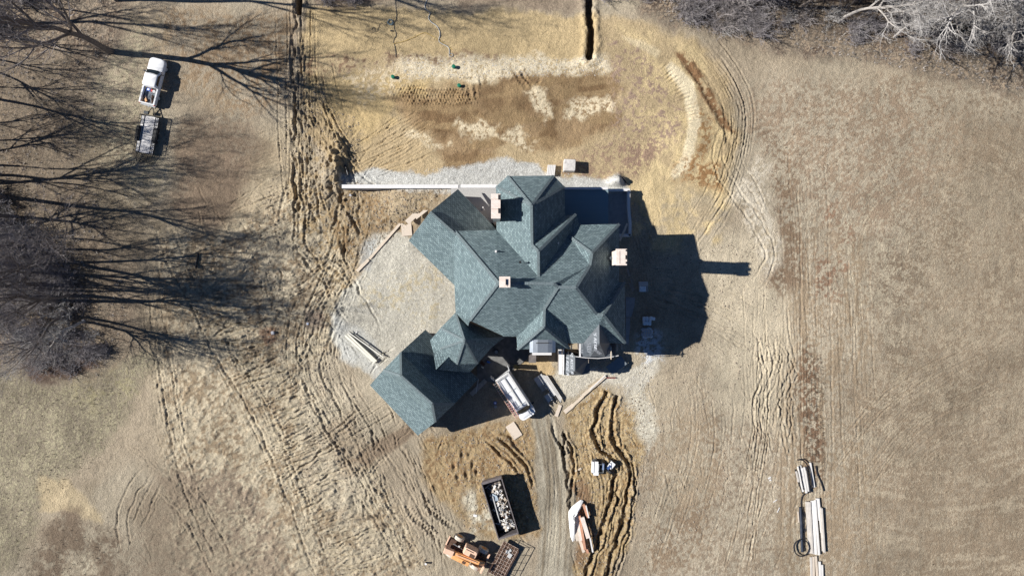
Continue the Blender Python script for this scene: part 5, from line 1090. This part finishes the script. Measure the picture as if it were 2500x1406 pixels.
hose([(1954, 1237), (1956, 1270), (1957, 1310), (1959, 1346)], .17, 'drain_pipe', mat('blue_black_pipe_material', (.02, .028, .045), .45), 'thick straight black pipe west of the long stack', 'pipe', z=.2, n=12)
hose([(1957+17*math.cos(a)*(1+.012*a), 1336+19*math.sin(a)*(1+.012*a)) for a in np.linspace(2.6, 2.6+7.6, 22)], .07, 'hose_coil', M_hose, 'black hose coil looped over the end of the thick pipe', 'hose coil', z=.42)
sheet(1948, 1248, 1950, 1275, .16, .06, 'board', M_osb, 'tan board just west of the thick black pipe', 'board')
for k, (x0, y0, x1, y1, lb) in enumerate(((1887, 1225, 1896, 1219, 'upper of the two thin sticks west of the board stacks'), (1897, 1250, 1903, 1238, 'lower of the two thin sticks west of the board stacks'), (1875, 1168, 1882, 1164, 'upper white scrap in the field west of the stacks'), (1878, 1172, 1883, 1171, 'lower white scrap in the field west of the stacks'))): sheet(x0, y0, x1, y1, .1+.08*(k > 1), .04, 'stick' if k < 2 else 'paper_scrap', M_pvc, lb, 'stick' if k < 2 else 'scrap')
# ---------- yard hoses, risers ----------
M_gh = mat('grey_hose_material', (.42, .43, .42), .6, var=.1)
M_dh = mat('dark_cable_material', (.07, .07, .07), .6, var=.2)
hose([(1041, -30), (1042, 0), (1037, 15), (1040, 24), (1050, 32), (1046, 44), (1052, 54), (1066, 64), (1073, 76), (1074, 88), (1071, 98), (1075, 105), (1085, 110), (1096, 118), (1097, 132)], .05, 'garden_hose', M_gh, 'pale grey hose wriggling down the clay yard', 'hose', z=.05)
hose([(963, -30), (966, 15), (968, 35), (967, 48), (962, 56), (963, 72), (967, 82), (966, 90), (960, 100), (964, 115), (966, 128), (966, 140)], .03, 'cable', M_dh, 'thin dark cable running down the yard past the coil', 'cable', z=.04)
rc = random.Random(2); pts = []
for a in np.linspace(0, 30, 60): pts.append((953+(6.5+rc.gauss(0, 1.2))*math.cos(a), 55+(6+rc.gauss(0, 1.2))*math.sin(a)))
hose(pts, .035, 'cable_coil', mat('blue_grey_cable_material', (.13, .18, .2), .5), 'tangled blue grey cable coil on the clay yard', 'cable coil', z=.09)
hose([(945, 58), (938, 62), (930, 57), (925, 65), (922, 75), (915, 78), (907, 73), (912, 67), (915, 74), (909, 81), (902, 80)], .025, 'cable', mat('tan_cable_material', (.3, .24, .16), .6), 'loose tan cable end west of the coil', 'cable', z=.04)
hose([(960, 108), (985, 102), (1010, 92), (1035, 81), (1050, 86), (1070, 98), (1090, 112), (1105, 122)], .025, 'string_line', mat('yellow_string_material', (.55, .38, .1), .6), 'yellow string line arching across the clay yard', 'string', z=.05)
hose([(1101+5*math.cos(a), 135+4*math.sin(a)) for a in np.linspace(0, 12, 20)], .03, 'hose_loop', M_gh, 'small grey hose loop at the gravel edge', 'hose', z=.07)
sheet(953, 76, 959, 76, .16, .08, 'battery_box', M_black, 'small black box below the cable coil', 'box', h=.12)
for k, (x, y) in enumerate(((960, 190), (1108, 165), (1121, 211))):
    q = W(x, y); t = thing('drain_riser', (q.x, q.y, gz(q.x, q.y)), 0, ['westernmost green drain riser on the bright gravel', 'green drain riser on the bright gravel below the hose loop', 'darker green drain riser beside the cleat marks'][k], 'drain riser', 'green drain risers in the yard')
    MB().cyl((0, 0, 0), (0, 0, .38), .19, 18).build('pipe', M_green, t); MB().tube([(0, 0, .38), (0, 0, .42), (0, 0, .45)], [.23, .23, .12], 18).build('lid', M_green, t)
hose([(1508, 432), (1518, 436), (1528, 446), (1530, 452)], .09, 'drain_pipe', M_hose, 'short curved black pipe beside the gravel heap', 'pipe', z=.25)
hose([(843, 404), (846, 412), (851, 428)], .1, 'drain_pipe', M_hose, 'short black pipe in the spoil heap by the wall end', 'pipe', z=.35)
hose([(484, 618), (481, 636), (478, 655)], .12, 'fallen_post', M_black, 'short black post lying on the pale clay at the edge of the tree shadows', 'post', z=.15)
# small things in the courtyard shade
q = W(1212, 858, .1); t = thing('barrel', (q.x, q.y, .12), 0, 'round dark barrel on the shaded courtyard slab', 'barrel'); MB().tube([(0, 0, 0), (0, 0, .3), (0, 0, .55), (0, 0, .6)], [.29, .31, .3, .27], 20).build('drum', M_black, t); MB().tube([(0, 0, .6), (0, 0, .62)], [.23, .23], 16).build('rim', M_grey, t)
sheet(1174, 883, 1183, 891, .35, .25, 'crate', M_rust, 'rust coloured crate by the turret in the shade', 'crate', h=.2)
sheet(1189, 882, 1196, 885, .2, .25, 'tool_case', M_blue, 'small blue tool case on the courtyard slab', 'tool case', h=.2)
sheet(1175, 895, 1181, 898, .16, .2, 'paper_scrap', M_bucket, 'small pale scrap next to the rust coloured crate', 'scrap', h=.05)
q = W(1209, 983, .3); t = thing('bucket', (q.x, q.y, .05), 0, 'blue bucket in the garage shade west of the van', 'bucket'); MB().tube([(0, 0, 0), (0, 0, .36)], [.15, .18], 16).build('pail', M_blue, t); MB().cyl((.0, 0, .35), (0, 0, .38), .1, 12).build('lid', M_tarp, t)
q = W(1210, 992, .3); t = thing('bucket', (q.x, q.y, .05), 0, 'black bucket just south of the blue bucket', 'bucket'); MB().tube([(0, 0, 0), (0, 0, .36)], [.15, .18], 16).build('pail', M_black, t); MB().tube([(0, 0, .36), (0, 0, .375)], [.19, .19], 16).build('rim', M_grey, t)
q = W(1260, 895, .3); t = thing('wheelbarrow', (q.x, q.y, .12), R(-20), 'dark wheelbarrow with a yellow tray edge at the slab rim north of the van', 'wheelbarrow'); MB().rings(rrect(.6, .45, .1), [(.3, .7, .7), (.55, 1, 1)]).build('tray', mat('mustard_material', (.3, .24, .08), .6), t); MB().beam((-.9, .2, .45), (.2, .15, .4), .04, .04).build('handle', M_black, t); MB().beam((-.9, -.2, .45), (.2, -.15, .4), .04, .04).build('handle', M_black, t); wheel(t, .4, 0, .17, .09)
sheet(1250, 910, 1236, 918, .12, .1, 'plank', M_oldwood, 'thin plank behind the open rear doors of the van', 'plank')
q = W(1040, 1374, .2); t = thing('valve_post', (q.x, q.y, gz(q.x, q.y)), 0, 'small white capped pipe stub in the mud at the bottom edge', 'pipe stub'); MB().cyl((0, 0, 0), (0, 0, .45), .1, 12).build('pipe', M_black, t); MB().cyl((0, 0, .45), (0, 0, .5), .13, 12).build('cap', M_tarp, t)
for (x, y, s, m, lb) in ((667, 812, .5, M_pvc, 'pale broken block on the reddish patch of the haul road'), (752, 790, .35, M_blue, 'small bluish rock in the dark patch beside the gravel court'), (858, 478, .35, M_pvc, 'white stone below the west end of the retaining wall'), (205, 783, .4, M_lgrey, 'pale grey rock at the thicket edge'), (112, 784, .4, M_lgrey, 'pale grey rock inside the thicket')):
    q = W(x, y); bm = bmesh.new(); bmesh.ops.create_icosphere(bm, subdivisions=2, radius=s*.5); rr_ = random.Random(int(x))
    for v_ in bm.verts: v_.co *= rr_.uniform(.75, 1.15); v_.co.z *= .6
    me_ = bpy.data.meshes.new('rock'); bm.to_mesh(me_); bm.free(); me_.materials.append(mat('rock_material', (.5, .5, .52) if m != M_blue else (.35, .4, .5), .8)); o = bpy.data.objects.new('rock', me_); col.objects.link(o); o.location = (q.x, q.y, gz(q.x, q.y)+.08); tag(o, lb, 'rock')
# ================= loose stones, clods and dead weeds: nobody could count them =================
def scatter(name, P, sizes, m, label, cat, flat=.6, seed=1, kind='rock'):
    rs = np.random.RandomState(seed); n = len(P)
    if kind == 'rock':
        base = np.array([(1, 0, 0), (0, 1, 0), (-1, 0, 0), (0, -1, 0), (.2, .1, 1), (0, 0, -1)], np.float32); F = np.array([(0, 1, 4), (1, 2, 4), (2, 3, 4), (3, 0, 4), (1, 0, 5), (2, 1, 5), (3, 2, 5), (0, 3, 5)])
        V = base[None]*(1+.5*(rs.rand(n, 6, 3)-.5)); V[..., 2] *= flat
    else:      # tuft of bent blades
        k = 9; a = rs.rand(n, k)*6.28; l = .5+.6*rs.rand(n, k); w = .09
        b0 = np.stack([np.cos(a+1.57)*w, np.sin(a+1.57)*w, np.zeros_like(a)], -1); tip = np.stack([np.cos(a)*l, np.sin(a)*l, .5+.7*rs.rand(n, k)], -1)
        V = np.stack([b0, -b0, tip], 2).reshape(n, k*3, 3).astype(np.float32); F = np.arange(k*3).reshape(k, 3)
    th = rs.rand(n)*6.28; c, s = np.cos(th)[:, None], np.sin(th)[:, None]; x = V[..., 0]*c-V[..., 1]*s; y = V[..., 0]*s+V[..., 1]*c; V[..., 0] = x; V[..., 1] = y
    V *= sizes[:, None, None]; jj = np.clip(np.searchsorted(xs, P[:, 0]), 0, NX-1); ii = np.clip(np.searchsorted(ys, P[:, 1]), 0, NY-1)
    V[..., 0] += P[:, 0:1]; V[..., 1] += P[:, 1:2]; V[..., 2] += GZ[ii, jj][:, None]
    nv = V.shape[1]; FF = (F[None]+(np.arange(n)*nv)[:, None, None]).reshape(-1, 3)
    me = bpy.data.meshes.new(name); me.from_pydata(V.reshape(-1, 3).tolist(), [], FF.tolist()); me.materials.append(m)
    o = bpy.data.objects.new(name, me); col.objects.link(o); return tag(o, label, cat, kind='stuff')
rs_ = np.random.RandomState(9)
def pts_in(polys, n):
    out = []
    for P, k in polys:
        P = np.array(P, float); c = 0
        while c < n*k:
            q = np.stack([rs_.uniform(P[:, 0].min(), P[:, 0].max(), 4000), rs_.uniform(P[:, 1].min(), P[:, 1].max(), 4000)], 1); ins = np.zeros(len(q), bool)
            for i in range(len(P)):
                ax, ay = P[i]; bx, by = P[(i+1) % len(P)]; cc = ((ay > q[:, 1]) != (by > q[:, 1])) & (q[:, 0] < (bx-ax)*(q[:, 1]-ay)/(by-ay+1e-9)+ax); ins ^= cc
            q = q[ins][:int(n*k-c)+1]; out.append(q); c += len(q)
    q = np.concatenate(out); return np.stack([(q[:, 0]-1250)/20, (703-q[:, 1])/20], 1)
P_ = pts_in([([(700, 150), (880, 300), (880, 640), (780, 760), (900, 1050), (1060, 1406), (760, 1406), (600, 900), (560, 600), (690, 400)], 3.2), ([(1040, 1060), (1290, 1030), (1320, 1290), (1130, 1290)], .7), ([(1380, 1000), (1560, 960), (1600, 1200), (1500, 1406), (1400, 1406)], 1.0), ([(1560, 640), (1900, 560), (1900, 1200), (1560, 1406)], 1.3), ([(850, 465), (1095, 460), (985, 560), (850, 650)], .5)], 1500)
scatter('clods', P_, (.03+.07*rs_.rand(len(P_))**3+.02).astype(np.float32)*1.3, mat('clod_material', (.30, .25, .19), .95, var=.4, scale=3), 'loose clods and crumbs of dry soil churned up by the wheels', 'clods')
P_ = pts_in([([(840, 430), (1230, 395), (1500, 435), (1500, 455), (840, 450)], .8), ([(890, 590), (985, 560), (1120, 700), (1050, 830), (910, 925), (805, 815)], .9), ([(1340, 900), (1600, 890), (1600, 1050), (1380, 965)], .6), ([(980, 145), (1480, 140), (1480, 185), (990, 195)], 1.0)], 1200)
scatter('gravel_stones', P_, (.03+.05*rs_.rand(len(P_))**2).astype(np.float32), mat('stone_material', (.46, .45, .43), .9, var=.5, scale=2), 'loose pale stones spread over the gravelled areas', 'gravel')
P_ = pts_in([([(1960, 850), (2012, 880), (2012, 1150), (1965, 1150)], 1.0), ([(1930, 560), (2140, 560), (2140, 1100), (1930, 1100)], .25), ([(2150, 500), (2500, 450), (2500, 1406), (2150, 1406)], .35), ([(1800, 220), (2500, 240), (2500, 420), (1850, 420)], .35), ([(0, 960), (330, 930), (230, 1150), (0, 1300)], .6), ([(170, 150), (420, 120), (420, 560), (200, 560)], .6), ([(0, 150), (200, 150), (200, 560), (0, 560)], .5), ([(40, 1260), (320, 1260), (320, 1406), (40, 1406)], .3)], 900)
scatter('dead_weeds', P_, (.07+.12*rs_.rand(len(P_))**2).astype(np.float32), mat('dead_weed_material', (.15, .115, .08), .95, var=.5, scale=1), 'dead brown weed tufts dotted over field and meadow', 'weeds', kind='tuft')
P_ = pts_in([([(-60, -20), (300, -20), (230, 300), (260, 560), (330, 760), (250, 920), (-60, 900)], 1.6), ([(1560, -20), (2540, -20), (2540, 230), (2000, 130), (1640, 60)], 1.6)], 1500)
scatter('fallen_twigs', P_, (.1+.3*rs_.rand(len(P_))**2).astype(np.float32), mat('fallen_twig_material', (.30, .27, .24), .95, var=.5, scale=1), 'fallen twigs and dry stems littering the wood floor', 'twigs', kind='tuft')
# ================= BARE TREES AND THICKETS =================
M_bark = mat('bark_material', (.15, .125, .11), .9, var=.25, scale=3, bump=.02)
M_barkp = mat('pale_bark_material', (.40, .37, .34), .9, var=.25, scale=2.5, bump=.02)
M_twig = mat('twig_material', (.29, .26, .25), .9, var=.3, scale=2)
M_twigp = mat('pale_twig_material', (.42, .40, .38), .9, var=.25, scale=2)
M_brush = mat('brush_material', (.25, .23, .235), .9, var=.35, scale=2)
def grow(seed, Ht, r0, spread=.5, levels=5, limbs=6, first=.3, p=(.95, .9, .85, .8), tmin=.012, up=.12, bend=.10, two=.35):
    rn = random.Random(seed); big = MB(); fine = MB()
    def branch(pt, d, L, r, lev):
        n = [9, 8, 6, 4, 3, 3][lev]; pts = [pt.copy()]; rads = [r]; d = d.normalized(); q = pt.copy(); kids = []
        for i in range(n):
            d = (d+Vector((rn.gauss(0, bend), rn.gauss(0, bend), rn.gauss(0, bend*.6)+up))).normalized()
            q = q+d*(L/n); f = (i+1)/n; pts.append(q.copy()); rads.append(max(tmin*.7, r*(1-.78*f))); kids.append((q.copy(), d.copy(), f, rads[-1]))
        (big if lev < 2 else fine).tube(pts, rads, [9, 6, 4, 3, 3, 3][lev], caps=False)
        if lev >= levels: return
        base = rn.uniform(0, 6.28); m = 0
        for (q, dd, f, rr) in kids:
            if lev == 0:
                if f < first: continue
                k = 1+(rn.random() < two+.3*(f > .8))
            else: k = (rn.random() < p[min(lev-1, 3)])+(rn.random() < two*.6)
            for _ in range(k):
                m += 1; a = dd.orthogonal().normalized(); a.rotate(Matrix.Rotation(base+m*2.4+rn.gauss(0, .3), 3, dd)); s = spread*rn.uniform(.6, 1.4)
                nd = (dd*math.cos(s)+a*math.sin(s)).normalized()
                LL = L*(rn.uniform(.55, .8)*(1-.45*f) if lev == 0 else rn.uniform(.35, .6)*(1.2-.55*f))
                branch(q, nd, LL, max(tmin, min(rr*.85, r*rn.uniform(.4, .6))), lev+1)
    branch(Vector((0, 0, -.2)), Vector((0, 0, 1)), Ht, r0, 0)
    return big, fine
def _n(): pass
def tree_proto(name, *a, bark=None, twig=None, **k):
    big, fine = grow(*a, **k); t = bpy.data.objects.new(name, None); col.objects.link(t); t.empty_display_size = .3
    big.build('trunk', bark or M_bark, t, smooth=False); fine.build('crown', twig or M_twig, t); return t
used = set()
def put(proto, px, py, rz, s, label, group=None, cat='tree'):
    t = proto if proto.name not in used else copy_tree(proto); used.add(proto.name)
    q = W(px, py); t.location = (q.x, q.y, gz(q.x, q.y)-.05); t.rotation_euler = (0, 0, rz); t.scale = (s, s, s); tag(t, label, cat, group); return t
pr = [tree_proto('bare_tree', 11, 20, .40, spread=.55, first=.3, levels=4), tree_proto('bare_tree', 23, 19, .27, spread=.42, first=.4, levels=5, two=.1, p=(.85, .8, .75, .7)), tree_proto('bare_tree', 35, 17, .22, spread=.5, first=.35, levels=5, two=.1, p=(.85, .8, .75, .7)), tree_proto('bare_tree', 47, 18, .2, spread=.4, first=.45, levels=5, two=.1, p=(.85, .8, .75, .7))]
pale = [tree_proto('pale_bare_tree', 58, 16, .46, bark=M_barkp, twig=M_twigp, spread=.75, first=.35, up=.05, bend=.16, two=.6, levels=4), tree_proto('pale_bare_tree', 63, 13, .24, bark=M_barkp, twig=M_twigp, spread=.7, first=.35, up=.06, bend=.15, levels=4)]
put(pr[0], 272, 126, 2.2, 1.0, 'tall forked bare tree standing alone just west of the pickup')
put(pr[1], 283, 1, 1.0, 1.05, 'bare tree at the top edge north of the pickup')
G1 = 'bare trees along the left edge wood'
lb = 'slender bare tree of the left wood, casting a long shadow to the right'
rt = random.Random(77)
for k, (x, y, s) in enumerate(((-90, 128, .6), (-40, 238, .85), (-20, 15, .8), (-70, 70, .75), (-60, 165, .7), (-110, 205, .75), (-140, 300, .6), (-120, 385, .7), (-20, 440, .8), (-90, 420, .9), (-120, 345, .65), (-30, 405, .75), (12, 482, 1.0), (40, 530, 1.0), (20, 575, .8), (150, 634, .9), (185, 640, .8), (110, 700, 1.0), (145, 738, .9), (165, 768, .85), (60, 720, .9), (-50, 620, 1.1), (-80, 450, 1.0), (120, 690, .8), (-120, 60, 1.1), (-130, 520, 1.1), (-110, 760, 1), (70, 610, .8), (100, 665, .85), (30, 700, .9), (180, 720, .7), (-20, 560, .9))):
    put(pr[1+k % 3], x, y, rt.uniform(0, 6.3), s*1.0, lb, G1)
put(pale[1], 205, 785, 2.6, .75, 'pale bare tree leaning over the south end of the left thicket')
# top right wood
put(pale[0], 2338, 52, .4, 1.25, 'great pale trunked tree in the top right corner')
put(pale[0], 2490, 20, 2.0, 1.1, 'pale tree cut by the right edge of the top wood')
put(pale[1], 2050, 52, 4.0, .9, 'pale crooked tree in the middle of the top wood')
put(pale[1], 2220, 25, 1.0, .95, 'pale tree with a short thick trunk at the top edge')
put(pale[1], 2182, 92, 5.2, .6, 'small pale leaning tree at the field edge of the top wood')
G2 = 'bare trees in the top right wood'
for k, (x, y, s) in enumerate(((1900, -20, .9), (1840, -30, .8), (1760, -25, .8), (1980, -30, 1.0), (2110, -30, 1.0), (2290, -40, 1.0), (2400, -30, 1.0), (1690, -40, .8), (2150, 40, .6), (1950, 20, .6), (1600, -60, .8), (2080, 10, .8), (2260, 60, .7), (2440, 70, .8), (2350, -30, 1.0), (1820, 20, .6), (2500, 110, .7))):
    put((pale+pr[1:]+pale[::-1])[k % 7], x, y, rt.uniform(0, 6.3), s, 'bare grey tree along the top edge of the right hand wood', G2)
for k, (x, y, s) in enumerate(((560, -80, 1.0), (860, -190, .8), (1250, -190, .8))):
    put(pr[1+k], x, y, rt.uniform(0, 6.3), s, 'bare tree just beyond the top edge behind the yard', 'bare trees beyond the top edge')
# thickets
def shrub_proto(seed, n, h, m, r=.022, sp=.55):
    rn = random.Random(seed); mb = MB()
    for k in range(n):
        a = rn.uniform(0, 6.28); d = Vector((math.cos(a)*rn.uniform(.1, sp*1.6), math.sin(a)*rn.uniform(.1, sp*1.6), 1)).normalized(); p = Vector((rn.gauss(0, .45), rn.gauss(0, .45), -.05)); L = h*rn.uniform(.5, 1.1)
        pts = [p]; rr = [r*1.3]
        for i in range(4):
            d = (d+Vector((rn.gauss(0, .2), rn.gauss(0, .2), rn.gauss(-.06, .1)))).normalized(); pts.append(pts[-1]+d*L/4); rr.append(r*(1.3-.22*i))
            for _ in range(3):
                dd = (d+Vector((rn.gauss(0, .7), rn.gauss(0, .7), rn.gauss(0, .4)))).normalized(); l2 = L*rn.uniform(.15, .4); q = pts[-1]
                mb.tube([q, q+dd*l2*.5, q+dd*l2+Vector((rn.gauss(0, .1), rn.gauss(0, .1), 0))], [r*.7, r*.55, r*.4], 3, caps=False)
        mb.tube(pts, rr, 3, caps=False)
    return mb.build('shrub', m)
sh = [shrub_proto(1, 34, 2.3, M_twig), shrub_proto(2, 36, 2.8, M_brush), shrub_proto(3, 26, 1.8, M_twigp), shrub_proto(4, 42, 1.4, M_brush, sp=.8)]
def inpoly(x, y, P):
    c = False
    for i in range(len(P)):
        ax, ay = P[i]; bx, by = P[(i+1) % len(P)]
        if (ay > y) != (by > y) and x < (bx-ax)*(y-ay)/(by-ay)+ax: c = not c
    return c
def thicket(P, n, label, group, w=(1, 1, 1, 1), smin=.7, smax=1.3):
    x0 = min(p[0] for p in P); x1 = max(p[0] for p in P); y0 = min(p[1] for p in P); y1 = max(p[1] for p in P); c = 0
    while c < n:
        x, y = rt.uniform(x0, x1), rt.uniform(y0, y1)
        if not inpoly(x, y, P): continue
        c += 1; p_ = rt.choices(sh, w)[0]; o = p_ if p_.name not in used else p_.copy()
        if o is not p_: col.objects.link(o)
        used.add(p_.name); q = W(x, y); o.location = (q.x, q.y, gz(q.x, q.y)); s = rt.uniform(smin, smax); o.scale = (s, s, s*rt.uniform(.8, 1.2)); o.rotation_euler.z = rt.uniform(0, 6.3); tag(o, label, 'shrub', group)
thicket([(-60, 570), (60, 560), (130, 620), (200, 690), (230, 760), (225, 800), (120, 790), (-60, 800)], 62, 'tangled grey shrub in the left thicket', 'shrubs in the left thicket', (2, 2, 2, 1))
thicket([(20, 810), (130, 800), (240, 810), (265, 850), (200, 905), (90, 900)], 34, 'dark low shrub at the rounded south end of the left thicket', 'shrubs at the south end of the left thicket', (0, 2, .6, 3), .6, 1.0)
thicket([(-60, 470), (20, 470), (40, 560), (-60, 580)], 12, 'tangled dark shrub at the left edge below the tree shadows', 'shrubs at the left edge', (1, 3, 1, 0))
thicket([(-80, -40), (130, -40), (60, 60), (-80, 110)], 14, 'sparse grey shrub in the top left corner', 'shrubs in the top left corner', (2, 1, 2, 0))
thicket([(1600, -30), (1900, -30), (1900, 60), (1860, 95), (1760, 75), (1660, 45)], 44, 'purplish brush clump on the west part of the top wood', 'brush clumps in the west part of the top wood', (2, 3, 1, 2), .6, 1.1)
thicket([(1900, -30), (2560, -30), (2560, 190), (2400, 150), (2200, 120), (2000, 90), (1900, 60)], 52, 'grey brush clump on the east part of the top wood', 'brush clumps in the east part of the top wood', (3, 2, 2, 2), .5, 1.1)
thicket([(1420, -50), (1600, -50), (1600, 8), (1440, -5)], 12, 'low brush clump east of the open trench', 'brush clumps by the trench', (2, 2, 0, 2), .5, .8)
thicket([(770, -50), (920, -50), (900, 10), (800, 14)], 12, 'low brush clump at the top edge of the yard', 'brush clumps at the top of the yard', (2, 2, 0, 2), .5, .8)
